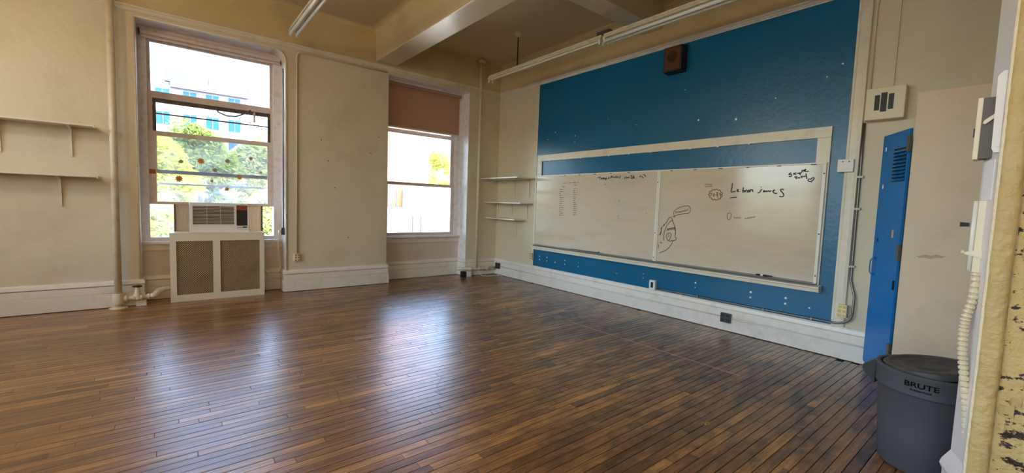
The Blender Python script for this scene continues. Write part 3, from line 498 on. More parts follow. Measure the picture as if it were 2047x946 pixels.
sash(win1, 'lower_sash', 'sash_paint', -5.288, -3.885, 0.335, 1.23, 2.165, 0.075, 0.058, 0.036, 'pane_hazy')
bar(win1, 'jamb_stop', 'sash_paint', -5.288, -5.24, 0.352, 0.42, 2.16, 2.59, 0.0); bar(win1, 'jamb_stop', 'sash_paint', -3.91, -3.885, 0.352, 0.42, 2.16, 2.59, 0.0)
bar(win1, 'storm_bar', 'frame_paint', -5.288, -3.885, 0.42, 0.435, 1.485, 1.51, 0.0)
MB().box(-5.288, -5.02, 0.395, 0.40, 0.80, 1.24).build('pane', 'pane_hazy', parent=win1); 
# rolled-up shade
sh = thing('roller_blind', (-4.57, 0.26, 3.345), 'rolled up beige roller blind at the top of the tall window', 'blind')
MB().tube([(-5.335, 0.262, 3.345), (-3.80, 0.262, 3.345)], 0.03, 14).build('roller', 'sash_paint', parent=sh, smooth=False)
MB().box(-5.34, -3.80, 0.25, 0.278, 3.285, 3.312).build('hem_bar', 'sash_paint', parent=sh, bevel=0.006)
for xx in (-5.35, -3.796): MB().box(xx - .008, xx + .008, 0.235, 0.30, 3.31, 3.38).build('bracket', 'dark_sash', parent=sh)
cordo = MB().tube([(-4.585, 0.31, 2.57), (-4.55, 0.30, 2.50), (-4.45, 0.30, 2.465), (-4.34, 0.30, 2.475), (-4.23, 0.30, 2.535), (-4.17, 0.305, 2.585)], 0.009, 8)
cordo.build('cord_loop', 'dark_sash', parent=win1, smooth=True)['label'] = 'dark looped cord'
MB().box(-4.135, -4.112, 0.30, 0.318, 2.42, 2.565).build('catch', 'sash_paint', parent=win1, bevel=.003)

win2 = thing('window_2', (-1.48, 0.35, ZS), 'double hung window half covered by a brown shade', 'window', kind='structure')
bar(win2, 'jamb_frame', 'frame_paint', W2[0], -2.19, 0.30, 0.45, ZS, ZH); bar(win2, 'jamb_frame', 'frame_paint', -0.79, W2[1], 0.30, 0.45, ZS, ZH)
bar(win2, 'head_frame', 'frame_paint', -2.19, -0.79, 0.31, 0.45, 3.36, ZH)
bar(win2, 'sill', 'frame_paint', W2[0] + .002, W2[1] - .002, 0.20, 0.45, 0.735, 0.772, 0.008)
bar(win2, 'apron', 'trim_paint', W2[0] + .002, W2[1] - .002, 0.25, 0.275, 0.64, 0.735)
sash(win2, 'top_sash', 'sash_paint', -2.19, -0.79, 0.40, 2.60, 3.37, 0.06, 0.04, 0.05, 'pane_clear', 0.03)
sash(win2, 'upper_sash', 'sash_paint', -2.19, -0.79, 0.385, 1.665, 2.625, 0.07, 0.05, 0.05, 'pane_clear')
sash(win2, 'lower_sash', 'sash_paint', -2.19, -0.79, 0.345, 0.772, 1.72, 0.07, 0.045, 0.05, 'pane_clear')
sd = thing('roller_blind', (-1.48, 0.27, 3.38), 'brown fabric roller shade half lowered over the right window', 'shade')
MB().tube([(-2.24, 0.27, 3.385), (-0.725, 0.27, 3.385)], 0.028, 14).build('roller', 'shade_fabric', parent=sd)
MB().box(-2.23, -0.745, 0.288, 0.293, 2.665, 3.385).build('fabric', 'shade_fabric', parent=sd)
MB().box(-2.23, -0.745, 0.278, 0.303, 2.645, 2.672).build('hem_bar', 'plate_white', parent=sd, bevel=.004)
MB().box(-2.245, -0.715, 0.24, 0.30, 3.408, 3.428).build('mount_board', 'frame_paint', parent=sd)
# off-view windows of the other wall, so the light comes in through real sashes
for i, (a, b) in enumerate(LW):
    w = thing('window_%d' % (i + 3), (XL - 0.15, (a + b) / 2, ZS), 'plain two sash window in the wall facing the blue panel, ' + ('by the window wall', 'in the middle', 'farthest from the window wall')[i], 'window', kind='structure')
    m = MB(); m.box(XL - .2, XL - .1, a, a + .07, ZS, ZH).box(XL - .2, XL - .1, b - .07, b, ZS, ZH).box(XL - .2, XL - .1, a, b, ZS, ZS + .07).box(XL - .2, XL - .1, a, b, ZH - .07, ZH).box(XL - .2, XL - .1, a, b, 2.05, 2.12)
    m.build('sash_frame', 'frame_paint', parent=w)
    MB().box(XL - .152, XL - .148, a + .07, b - .07, ZS + .07, ZH - .07).build('pane', 'pane_clear', parent=w)
# bead round the first opening
bd = MB().tube([(W1[0] - .004, -0.004, 0.31), (W1[0] - .004, -0.004, ZH)], 0.012, 8)
tag(bd.build('trim_4', 'trim_paint', smooth=True), 'thin rounded bead up the edge of the tall window opening', 'bead', kind='structure')
pts = [(W1[1] + .004, -0.004, 0.31)] + [(W1[1] - R + (R + .004) * math.cos(math.radians(a)), -0.004, ZH - R + (R + .004) * math.sin(math.radians(a))) for a in range(0, 91, 9)] + [(W1[0], -0.004, ZH + .004)]
tag(MB().tube(pts, 0.012, 8).build('trim_5', 'trim_paint', smooth=True), 'thin rounded bead over the tall window opening with curved corner', 'bead', kind='structure')

# stickers on the lower sash glass
def daisy(x, z, r, m, label, petals=9, y=0.3285):
    mb = MB(); pts = []
    for i in range(petals * 4):
        a = 2 * math.pi * i / (petals * 4); rr = r * (0.62 + 0.38 * abs(math.cos(a * petals / 2)))
        pts.append((x + rr * math.cos(a), z + rr * math.sin(a)))
    mb.prism(pts, 'y', y, y + 0.0015)
    t = mb.build('flower_sticker', m, origin=None)
    return tag(t, label, 'sticker', 'flower stickers on the window glass')
for x, z, r, m, lb in [(-4.748, 1.823, .042, 'sticker_orange', 'large orange daisy sticker on the upper part of the sash glass'),
    (-4.986, 1.573, .045, 'sticker_orange', 'large orange daisy sticker below the sash bar, nearest the taped frame'),
    (-4.962, 1.797, .028, 'sticker_grey', 'small grey daisy sticker nearest the taped window frame'), (-4.449, 1.851, .032, 'sticker_grey', 'grey daisy sticker in the same row as the large orange one, toward the wall pier'),
    (-4.594, 1.715, .032, 'sticker_grey', 'grey daisy sticker just above the middle sash bar'), (-4.167, 1.912, .028, 'sticker_tan', 'small tan daisy sticker, highest on the sash glass'),
    (-4.043, 1.722, .02, 'sticker_tan', 'tiny tan sticker at the glass edge by the wall pier'), (-4.629, 1.563, .022, 'sticker_orange', 'tiny orange sticker between the two sash bars'),
    (-4.309, 1.632, .034, 'sticker_orange', 'orange daisy sticker overlapping the middle sash bar'), (-4.459, 1.463, .03, 'sticker_tan', 'pale tan sticker lowest on the glass, above the air conditioner')]:
    daisy(x, z, r, m, lb, y=0.331 if m else 0)
tag(MB().box(-5.286, -5.222, 0.3155, 0.3185, 1.618, 1.675).build('tape_piece', 'tape_orange'), 'piece of orange brown tape on the window stile', 'tape')

# ================================================================= air conditioner and radiator cover
rc = thing('radiator_cover', (-4.58, 0.05, 0.0), 'white metal radiator cover with two perforated panels under the tall window', 'radiator cover')
FX0, FX1, FY, FZ = -5.10, -4.065, -0.06, 0.865
m = MB(); P = [(FX0 + .065, -4.655), (-4.575, FX1 - .055)]; pz0, pz1 = 0.085, 0.775
m.box(FX0, P[0][0], FY, FY + .02, 0, FZ).box(P[0][1], P[1][0], FY, FY + .02, 0, FZ).box(P[1][1], FX1, FY, FY + .02, 0, FZ)
for a, b in P: m.box(a, b, FY, FY + .02, 0, pz0).box(a, b, FY, FY + .02, pz1, FZ)
m.build('front_frame', 'cover_paint', parent=rc)
MB().box(FX0, FX0 + .015, FY + .02, 0.23, 0.0, FZ).build('side_panel', 'cover_paint', parent=rc); MB().box(FX1 - .015, FX1, FY + .02, 0.23, 0.0, FZ).build('side_panel', 'cover_paint', parent=rc)
MB().box(FX0 - .004, FX1 + .004, FY - .004, 0.21, FZ, FZ + .016).build('top_panel', 'cover_paint', parent=rc, bevel=.004)
MB().box(FX0 + .015, FX1 - .015, 0.10, 0.11, 0.01, FZ).build('inner_shade_sheet', 'dark_void', parent=rc)  # black sheet added for the shade inside the cover
for a, b in P:
    g = MB(); st = 0.024; wd = 0.0042; yy = FY + .012
    w = b - a; h = pz1 - pz0
    for sgn in (1, -1):
        k = -h
        while k < w:
            # clip a 45 degree line to the panel
            if sgn == 1: x0, z0 = max(k, 0), max(0, -k); x1, z1 = min(w, k + h), min(h, w - k)
            else: x0, z0 = max(k, 0), h - max(0, -k); x1, z1 = min(w, k + h), h - min(h, w - k)
            n = len(g.v); d = wd * 0.9
            g.v += [(a + x0 - d, yy, pz0 + z0), (a + x0 + d, yy, pz0 + z0), (a + x1 + d, yy, pz0 + z1), (a + x1 - d, yy, pz0 + z1)]
            g.v += [(q[0], q[1] + 0.002, q[2]) for q in g.v[n:n + 4]]
            g.f += [(n, n + 1, n + 2, n + 3), (n + 4, n + 7, n + 6, n + 5), (n, n + 3, n + 7, n + 4), (n + 1, n + 5, n + 6, n + 2)]
            k += st
    o = g.build('grille_panel', 'mesh_paint', parent=rc); o['kind'] = 'stuff'; o['label'] = 'brownish perforated metal mesh'
ac = thing('air_conditioner', (-4.57, 0.2, FZ + .016), 'beige window air conditioner standing over the radiator cover', 'air conditioner')
AX0, AX1, AY, AZ0, AZ1 = -4.89, -4.245, -0.015, FZ + .018, 1.27
ab = MB().box(AX0, AX1, AY + .03, 0.75, AZ0, AZ1 - .01).build('body', 'ac_plastic', parent=ac, bevel=.006)
fr = MB(); gx0, gx1, gz0, gz1 = AX0 + .03, AX1 - .165, AZ0 + .10, AZ1 - .045
fr.box(AX0, gx0, AY, AY + .03, AZ0, AZ1).box(gx1, gx1 + .025, AY, AY + .03, AZ0, AZ1).box(gx0, gx1, AY, AY + .03, AZ0, gz0).box(gx0, gx1, AY, AY + .03, gz1, AZ1)
fr.box(gx1 + .025, AX1, AY, AY + .03, gz1 + .02, AZ1).box(AX1 - .012, AX1, AY, AY + .03, AZ0, AZ1).box(gx1 + .025, AX1 - .012, AY, AY + .03, AZ0, AZ0 + .02)
fr.build('front_bezel', 'ac_white', parent=ac)
n = 13
for i in range(n):
    z = gz0 + (gz1 - gz0) * (i + 0.5) / n
    MB().prism([(AY + .004, z - .004), (AY + .02, z - .009), (AY + .022, z - .005), (AY + .006, z + .001)], 'x', gx0, gx1).build('louver', 'ac_plastic', parent=ac)
for xx in (0.33, 0.66): MB().box(gx0 + (gx1 - gx0) * xx - .002, gx0 + (gx1 - gx0) * xx + .002, AY + .002, AY + .02, gz0, gz1).build('grille_rib', 'ac_plastic', parent=ac)
MB().box(gx0, gx1, AY + .024, AY + .0295, gz0, gz1).build('grille_back', 'ac_dark', parent=ac)
cx0, cx1 = gx1 + .025, AX1 - .012
MB().box(cx0, cx1, AY + .02, AY + .0295, AZ0 + .085, gz1 + .02).build('vent_back', 'ac_dark', parent=ac)
MB().box(cx0 + .004, cx1 - .004, AY + .004, AY + .02, gz1 - .045, gz1 + .016).build('name_strip', 'ac_red', parent=ac)
for i in range(9): MB().box(cx0, cx1, AY + .004, AY + .012, AZ0 + .095 + i * .021, AZ0 + .104 + i * .021).build('vent_slat', 'dark_grey', parent=ac)
pn = MB().box(cx0 - .004, cx1 + .004, AY - .004, AY + .0295, AZ0 + .02, AZ0 + .085).build('control_panel', 'ac_white', parent=ac, bevel=.003)
MB().box(cx0 + .07, cx0 + .12, AY - .006, AY - .003, AZ0 + .058, AZ0 + .074).build('display', 'black', parent=pn)
for i in range(3): MB().box(cx0 + .012 + i * .018, cx0 + .022 + i * .018, AY - .006, AY - .003, AZ0 + .056, AZ0 + .066).build('button', 'dark_grey', parent=pn)
for i in range(5): MB().box(cx0 + .014 + i * .022, cx0 + .026 + i * .022, AY - .006, AY - .003, AZ0 + .034, AZ0 + .042).build('button', 'ac_plastic', parent=pn)
def accordion(x0, x1, lab):
    a = MB(); n = 12; pts = []
    for i in range(n * 2 + 1):
        pts.append((x0 + (x1 - x0) * i / (n * 2), 0.325 + (0.008 if i % 2 else -0.008)))
    poly = pts + [(p[0], p[1] + .004) for p in reversed(pts)]
    a.prism(poly, 'z', 0.80, 1.232); o = a.build('accordion_panel', 'accordion', parent=ac); o['label'] = lab
    e = x0 if abs(x0 + 4.57) > abs(x1 + 4.57) else x1
    MB().box(e - .008, e + .008, 0.312, 0.345, 0.79, 1.235).build('panel_edge', 'dark_sash', parent=ac)
accordion(-5.04, AX0, 'pleated side panel'); accordion(AX1, -4.035, 'pleated side panel')
pp = MB().prism([(-4.46, -0.055), (-4.24, -0.052), (-4.12, 0.03), (-4.36, 0.06)], 'z', FZ + .0165, FZ + .0175)
tag(pp.build('paper_sheet', 'paper'), 'loose white paper sheet on the radiator cover beside the control panel', 'paper')

# ================================================================= heating pipes
rp = thing('steam_riser_pipe', (-5.582, -0.10, 0.0), 'thick cream painted heating pipe beside the tall window', 'pipe')
MB().tube([(-5.582, -0.10, 0.0), (-5.582, -0.10, CZ)], 0.036, 18).build('riser', 'pipe_paint', parent=rp, smooth=True)
MB().lathe([(0.085, 0.0), (0.085, 0.006), (0.055, 0.016), (0.038, 0.022)], -5.582, -0.10, 24).build('floor_flange', 'pipe_paint', parent=rp)
MB().tube([(-5.582, -0.10, 0.05), (-5.582, -0.10, 0.065), (-5.582, -0.10, 0.16), (-5.582, -0.10, 0.175)], 0.05, 18, rads=[0.052, 0.056, 0.056, 0.052]).build('tee_body', 'pipe_paint', parent=rp, autosmooth=True)
MB().tube([(-5.55, -0.10, 0.112), (-5.30, -0.10, 0.112)], 0.025, 14).build('branch_pipe', 'pipe_paint', parent=rp, smooth=True)
for xa, xb, rr in ((-5.535, -5.505, .04), (-5.455, -5.435, .036), (-5.39, -5.37, .036), (-5.325, -5.30, .036)):
    MB().tube([(xa, -0.10, 0.112), (xb, -0.10, 0.112)], rr, 12).build('collar', 'pipe_paint', parent=rp, autosmooth=True)
vb = MB().tube([(-5.412, -0.10, 0.09), (-5.412, -0.10, 0.15), (-5.412, -0.10, 0.17), (-5.412, -0.10, 0.205), (-5.412, -0.10, 0.235)], 0.03, 14, rads=[.036, .036, .028, .026, .016]).build('valve_body', 'pipe_paint', parent=rp, autosmooth=True)
wheel = MB()
wp = [(-5.412 + 0.045 * math.cos(a * math.pi / 8), -0.10 + 0.045 * math.sin(a * math.pi / 8), 0.246) for a in range(17)]
wheel.tube(wp, 0.006, 6, caps=False).tube([(-5.457, -0.10, 0.246), (-5.367, -0.10, 0.246)], 0.005, 6).tube([(-5.412, -0.145, 0.246), (-5.412, -0.055, 0.246)], 0.005, 6)
wheel.build('hand_wheel', 'black', parent=vb)
MB().tube([(-5.30, -0.10, 0.112), (-5.26, -0.10, 0.118), (-5.235, -0.07, 0.135), (-5.215, -0.02, 0.155), (-5.17, 0.03, 0.165), (-5.102, 0.05, 0.168)], 0.03, 14, rads=[.03, .036, .04, .04, .034, .026]).build('elbow', 'pipe_paint', parent=rp, smooth=True)
blk = MB().box(-5.43, -5.33, -0.09, -0.03, 0.0, 0.075)
tag(blk.build('pipe_block', 'base_paint', bevel=.004), 'small painted block under the pipe valve', 'block')

p2 = thing('heating_pipe', (-0.525, -0.10, 0.0), 'slim cream pipe running up the corner beside the right window', 'pipe')
MB().tube([(-0.525, -0.10, 0.13), (-0.525, -0.10, CZ)], 0.026, 14).build('riser', 'pipe_paint', parent=p2, smooth=True)
MB().lathe([(0.028, 3.985), (0.06, 3.99), (0.07, 4.01), (0.07, 4.02), (0.03, 4.03)], -0.525, -0.10, 20).build('ceiling_flange', 'fixture_paint', parent=p2)
MB().tube([(-0.96, -0.085, 0.165), (-0.525, -0.10, 0.14), (-0.078, -0.10, 0.127)], 0.03, 12).build('branch_pipe', 'pipe_paint', parent=p2, smooth=True)
for xa in (-0.64, -0.45, -0.28): MB().tube([(xa - .02, -0.10, 0.144 - (xa + .525) * .03), (xa + .02, -0.10, 0.142 - (xa + .525) * .03)], .038, 12).build('collar', 'pipe_paint', parent=p2)
for xa, w, mm in ((-0.80, .04, 'dark_void'), (-0.69, .05, 'base_paint')):
    tag(MB().box(xa - w, xa + w, -0.13, -0.05, 0, 0.105).build('pipe_block', mm, bevel=.004), ('dark wooden block' if mm == 'dark_void' else 'white wooden block') + ' under the low pipe by the room corner', 'block')
tag(MB().tube([(-0.5, -0.15, 0.10), (-0.45, -0.2, 0.01), (-0.3, -0.26, 0.006), (-0.12, -0.3, 0.006), (-0.06, -0.26, 0.02), (-0.1, -0.2, 0.006), (-0.02 - .06, -0.35, 0.006)], 0.005, 6).build('loose_cable', 'plate_cream', smooth=True), 'loose thin cable on the floor in the room corner', 'cable')
# ================================================================= shelves
def bracket(parent, wall, pos, z, depth, drop, m='trim_paint'):
    # wall 'y': bracket against y=0 at x=pos ; wall 'x': against x=0 at y=pos
    b = MB(); t = 0.011
    if wall == 'y':
        b.prism([(-0.002, z), (-depth, z), (-depth, z - .008), (-.03, z - .03), (-0.012, z - drop), (-0.002, z - drop)], 'x', pos - t, pos + t)
    else:
        b.prism([(-0.002, z), (-depth, z), (-depth, z - .008), (-.03, z - .03), (-0.012, z - drop), (-0.002, z - drop)], 'y', pos - t, pos + t)
    return b.build('bracket', m, parent=parent)
for (z, x1, br, lb) in ((2.075, -5.735, (-5.938, -6.463), 'upper white wall shelf beside the thick heating pipe'), (1.52, -5.72, (-6.035, -6.56), 'lower white wall shelf beside the thick heating pipe')):
    s = thing('wall_shelf', (-6.5, -0.1, z), lb, 'shelf', 'white shelves beside the heating pipe')
    MB().box(-7.6, x1, -0.235, -0.002, z, z + .022).build('board', 'trim_paint', parent=s, bevel=.003)
    MB().box(x1, x1 + .012, -0.24, -0.21, z - .01, z + .026).build('end_clip', 'trim_paint', parent=s)
    for b in br + (-7.2,): bracket(s, 'y', b, z, 0.2, 0.33)
for (z, dep, ye, br, lb) in ((1.853, .42, -1.135, ((-.56, .33), (-.97, .33)), 'topmost and deepest of the three white corner shelves'),
                             (1.408, .305, -1.09, ((-.06, .19), (-.50, .24), (-.935, .27)), 'middle one of the three white corner shelves'),
                             (1.108, .29, -.92, ((-.65, .31),), 'lowest and shortest of the three white corner shelves')):
    s = thing('corner_shelf', (-.15, ye / 2, z), lb, 'shelf', 'three shelves in the room corner')
    MB().box(-dep, -.002, ye, -.004, z, z + .02).build('board', 'base_paint', parent=s, bevel=.003)
    for b, d in br: bracket(s, 'x', b, z, dep * .8, d)

# ================================================================= blue panel, board trim, whiteboards
bl = MB().box(-0.012, -0.0005, -5.612, -1.165, 0.316, 3.482).build('blue_panel', 'blue_paint')
tag(bl, 'large blue painted panel around and above the whiteboards', 'panel')
bx = -0.0135
chip = MB(); rr = random.Random(5)
for (yy, zz, s) in [(-1.6, 2.62, .012), (-1.42, 2.52, .008), (-2.05, 2.52, .011), (-2.05, 2.42, .008), (-3.9, 2.9, .007), (-4.1, 2.5, .012), (-4.55, 2.45, .014), (-4.95, 2.62, .008), (-5.4, 2.75, .007), (-5.52, 2.85, .009), (-3.2, 2.55, .007), (-2.7, 2.7, .006)]:
    chip.prism([(yy + s * math.cos(a), zz + s * math.sin(a)) for a in [i * 1.047 for i in range(6)]], 'x', bx, bx + .001)
for yy in (-1.33, -1.52, -1.72, -1.95, -2.25, -3.0, -3.45, -4.2, -4.52, -4.85, -5.2, -5.42):
    for zz in (.50, .44):
        if rr.random() < .85:
            s = rr.uniform(.006, .013); chip.prism([(yy + s * math.cos(a), zz + s * math.sin(a)) for a in [i * 1.047 for i in range(6)]], 'x', bx, bx + .001)
o = chip.build('paint_chips', 'paper', parent=bl); o['kind'] = 'stuff'; o['label'] = 'small white nail marks'
tag(MB().box(-0.02, 0.0, -1.165, -1.15, 0.317, 3.48).build('trim_6', 'trim_paint'), 'thin cream strip along the window-side edge of the blue panel', 'trim', kind='structure')
tag(MB().prism([(0.0, -5.612), (-0.022, -5.612), (-0.026, -5.63), (-0.034, -5.64), (-0.034, -5.69), (-0.028, -5.715), (0.0, -5.722)], 'z', 0.317, 3.48).build('trim_7', 'trim_paint'), 'wide cream vertical moulding beside the blue panel', 'trim', kind='structure')
cf = thing('chalkboard_frame', (-0.02, -3.35, 0.62), 'cream wooden frame of the old chalkboard behind the whiteboards', 'frame')
m = 'trim_paint'
MB().box(-0.03, -0.012, -5.487, -1.19, 2.155, 2.262).build('top_rail', m, parent=cf, bevel=.004)
MB().box(-0.03, -0.012, -1.31, -1.19, 0.70, 2.155).build('side_rail', m, parent=cf, bevel=.004)
MB().box(-0.03, -0.012, -5.487, -5.37, 0.62, 2.155).build('side_rail', m, parent=cf, bevel=.004)
MB().prism([(-0.012, 0.618), (-0.10, 0.622), (-0.105, 0.655), (-0.115, 0.662), (-0.115, 0.676), (-0.012, 0.69)], 'y', -5.51, -1.20).build('chalk_ledge', m, parent=cf)
for q in range(9):
    yy = -1.5 - q * .42 + (q % 3) * .07
    MB().box(-0.032, -0.029, yy - .012, yy + .012, 2.148, 2.16).build('paint_drip', 'paper', parent=cf)
def whiteboard(y0, y1, lb):
    w = thing('whiteboard', (-.04, (y0 + y1) / 2, .69), lb, 'whiteboard', 'whiteboards on the blue panel')
    MB().box(-0.046, -0.031, y1 + .004, y0 - .004, .692, 1.906).build('panel', 'board_white', parent=w)
    f = MB(); t = .028
    MB().box(-0.054, -0.03, y1, y0, 1.892, 1.91).build('top_frame', 'board_frame', parent=w, bevel=.003)
    MB().box(-0.054, -0.03, y0 - t * .7, y0, .69, 1.892).build('side_frame', 'board_frame', parent=w, bevel=.003)
    MB().box(-0.054, -0.03, y1, y1 + t, .69, 1.892).build('side_frame', 'board_frame', parent=w, bevel=.003)
    MB().prism([(-.03, .69), (-.055, .69), (-.095, .70), (-.10, .706), (-.055, .703), (-.046, .712), (-.03, .712)], 'y', y1, y0).build('marker_tray', 'alu', parent=w)
    return w
b1 = whiteboard(-1.195, -3.633, 'longer whiteboard near the corner with date and name lists'); b2 = whiteboard(-3.635, -5.472, 'shorter whiteboard near the blue locker with doodles and signatures')
def ink(parent, key, w, m, lb):
    r = MB()
    for st in STROKES[key]:
        if len(st) > 1: r.ribbon(st, w, -0.0468)
    o = r.build('handwriting', m, parent=parent); o['label'] = lb; o['kind'] = 'stuff'
STROKES['heart'] = STROKES['corner'][-1:]; STROKES['corner'] = STROKES['corner'][:-1]; STROKES['bubble'] = STROKES['ghost'][-3:]; STROKES['ghost'] = STROKES['ghost'][:-3]
ink(b1, 'date', .012, 'ink', 'handwritten date line in dark marker'); ink(b1, 'list', .0075, 'ink_grey', 'two handwritten columns of short names')
ink(b2, 'name', .012, 'ink', 'large handwritten name with underline'); ink(b2, 'faint', .012, 'ink_faint', 'half erased faint writing'); ink(b2, 'flower', .009, 'ink_brown', 'brown flower shaped doodle')
ink(b2, 'corner', .011, 'ink', 'two signature words in dark marker'); ink(b2, 'heart', .011, 'ink', 'small heart doodle'); ink(b2, 'ghost', .009, 'ink_grey', 'line doodle of a hooded figure'); ink(b2, 'bubble', .008, 'ink_grey', 'speech bubble with scrawled word')
for (par, y0, yn) in ((b1, -1.9, 5), (b2, -3.8, 6)):
    for q in range(yn):
        yy = y0 - q * .31; MB().box(-0.056, -0.053, yy - .02 - .01 * (q % 3), yy + .01, 1.888, 1.897).build('frame_chip', 'dark_grey', parent=par)
for (par, pts) in ((b2, [(-5.458, 1.80), (-5.458, 1.20), (-5.458, .78)]), (b1, [(-3.62, 1.75), (-3.62, 1.08), (-3.62, .75)])):
    for yy, zz in pts: MB().lathe([(.007, 0), (.007, .004)], 0, 0, 10).v and MB().box(-.0565, -.0535, yy - .006, yy + .006, zz - .006, zz + .006).build('screw', 'black', parent=par)
mk = thing('marker_pen', (-.075, -4.99, .711), 'dark marker pen lying in the tray below the signatures', 'marker')
MB().tube([(-.072, -4.915, .716), (-.072, -5.03, .716)], .009, 10).build('barrel', 'black', parent=mk, smooth=True); MB().tube([(-.072, -5.03, .716), (-.072, -5.045, .716), (-.072, -5.075, .716)], .009, 10, rads=[.0095, .0095, .008]).build('cap', 'dark_grey', parent=mk)
MB().tube([(-.072, -4.985, .716), (-.072, -4.96, .716)], .0098, 10).build('band', 'plate_white', parent=mk)
tag(MB().tube([(-.066, -2.12, .713), (-.066, -2.66, .712), (-.064, -2.70, .722)], .006, 8, rads=[.004, .006, .009]).build('pointer_stick', 'dark_grey'), 'thin dark stick lying in the tray of the longer whiteboard', 'stick')

# ================================================================= things on the blue wall
sp = thing('wall_speaker', (-.07, -3.78, 3.125), 'small brown box loudspeaker mounted under the rail on the blue panel', 'speaker')
MB().prism([(-.013, 3.118), (-.145, 3.128), (-.145, 3.43), (-.013, 3.45)], 'y', -3.90, -3.655).build('cabinet', 'speaker_wood', parent=sp, bevel=.005)
MB().box(-.150, -.144, -3.882, -3.673, 3.145, 3.415).build('grille_cloth', 'speaker_cloth', parent=sp)
o = MB(); o.prism(arc(-3.775, 3.30, .07, 0, 345, 23), 'x', -.1515, -.1495); o.build('speaker_cone', 'speaker_cone', parent=sp)
def outlet(name, lb, wall, a, z, w, h, d, body, face, rows, cols, cat='outlet', base=0.0):
    t = thing(name, (base - d / 2, a, z - h / 2) if wall == 'x' else (a, base - d / 2, z - h / 2), lb, cat)
    def bx_(d0, d1, u0, u1, z0, z1, nm, m, bev=0.0):
        if wall == 'x': return MB().box(base - d1, base - d0, u0, u1, z0, z1).build(nm, m, parent=t, bevel=bev)
        return MB().box(u0, u1, base - d1, base - d0, z0, z1).build(nm, m, parent=t, bevel=bev)
    bx_(0.0, d, a - w / 2, a + w / 2, z - h / 2, z + h / 2, 'box', body, .004)
    for r in range(rows):
        for c in range(cols):
            u = a - w / 2 + w * (c + .5) / cols; zz = z - h / 2 + h * (r + .5) / rows; sw = min(w / cols * .34, .018); shh = h / rows * .3
            bx_(d - .001, d + .0025, u - sw, u + sw, zz - shh, zz + shh, 'socket', face)
    return t
outlet('power_outlet', 'brass six socket outlet beside the blue locker door', 'x', -5.705, .475, .075, .125, .045, 'plate_cream', 'brass', 3, 2, base=-.033)
outlet('power_outlet', 'tan six socket outlet by the corner end of the blue panel', 'x', -1.150, .483, .075, .12, .045, 'plate_cream', 'brass', 3, 2, base=-.018)
outlet('power_outlet', 'grey four socket outlet on the baseboard below the shorter whiteboard', 'x', -4.615, .158, .115, .11, .03, 'dark_grey', 'black', 2, 2, base=-.038)
outlet('power_outlet', 'grey four socket outlet on the baseboard in the room corner', 'x', -.165, .18, .13, .115, .03, 'dark_grey', 'black', 2, 2, base=-.038)
outlet('power_outlet', 'brass outlet low on the pier between the windows', 'y', -3.64, .50, .075, .115, .035, 'plate_cream', 'brass', 3, 2, base=0)
outlet('switch_box', 'white box with one toggle under the whiteboard', 'x', -3.625, .38, .09, .125, .05, 'plate_white', 'black', 1, 1, 'switch', base=-.012)
db = outlet('junction_box', 'white double cover plate on the moulding beside the whiteboard', 'x', -5.625, 1.867, .125, .122, .03, 'plate_white', 'plate_white', 1, 1, 'junction box', base=-.034)
for dy in (-.028, .022): MB().box(-.0665, -.0655, -5.625 + dy - .005, -5.625 + dy + .005, 1.90, 1.91).build('screw', 'black', parent=db)
# surface conduit from the switch box to the moulding and up
cd = [(-.03, -3.68, .335), (-.03, -4.6, .336), (-.03, -5.35, .338), (-.033, -5.60, .342), (-.045, -5.67, .348), (-.05, -5.72, .365), (-.05, -5.765, .40), (-.05, -5.78, .45), (-.045, -5.782, .56), (-.035, -5.78, .634), (-.022, -5.755, .71), (-.015, -5.738, .78), (-.015, -5.735, 1.2), (-.015, -5.732, 1.9), (-.015, -5.73, 2.26)]
ct = thing('metal_conduit', (-.02, -5.7, .335), 'thin metal conduit curving from switch box up beside the moulding', 'conduit')
MB().tube(cd, .0105, 8).build('pipe_run', 'steel', parent=ct, smooth=True)
for zz in (.9, 1.45, 1.75): MB().box(-.028, -.001, -5.76, -5.71, zz, zz + .018).build('strap', 'steel', parent=ct)
for yy in (-4.25, -5.0, -5.45): MB().box(-.044, -.012, yy - .009, yy + .009, .322, .352).build('strap', 'steel', parent=ct)
tag(MB().tube([(-.046, -4.55, .165), (-.046, -3.4, .162), (-.046, -1.8, .168), (-.046, -.23, .172)], .006, 6).build('base_cable', 'base_paint', smooth=True), 'painted cable along the baseboard between the two grey outlets', 'cable')
tag(MB().tube([(-.046, -4.68, .155), (-.046, -5.1, .17), (-.046, -5.45, .168), (-.046, -6.1, .164)], .006, 6).build('base_cable', 'base_paint', smooth=True), 'painted cable along the baseboard toward the blue locker door', 'cable')
vt = thing('ventilator_box', (-.05, -5.875, 2.265), 'cream wall box with three dark slots above the blue locker door', 'vent')
MB().box(-.10, 0, -6.017, -5.742, 2.265, 2.55).build('housing', 'plate_cream', parent=vt, bevel=.008)
for (ya, w, h) in ((-5.825, .036, .135), (-5.872, .043, .168), (-5.922, .036, .135)): MB().box(-.1025, -.098, ya - w / 2, ya + w / 2, 2.415 - h / 2, 2.415 + h / 2).build('slot', 'black', parent=vt, bevel=.001)
tag(MB().box(-.012, 0, -5.915, -5.90, 2.55, 3.478).build('wire_raceway', 'wall_smooth', bevel=.003), 'thin painted raceway rising from the slotted vent box', 'raceway')
tag(MB().tube([(-.008, -5.745, 2.56), (-.008, -5.742, 3.30), (-.008, -5.755, 3.40), (-.008, -5.80, 3.44)], .011, 8).build('edge_cable', 'wall_smooth', smooth=True), 'painted cable running up beside the wide moulding', 'cable')

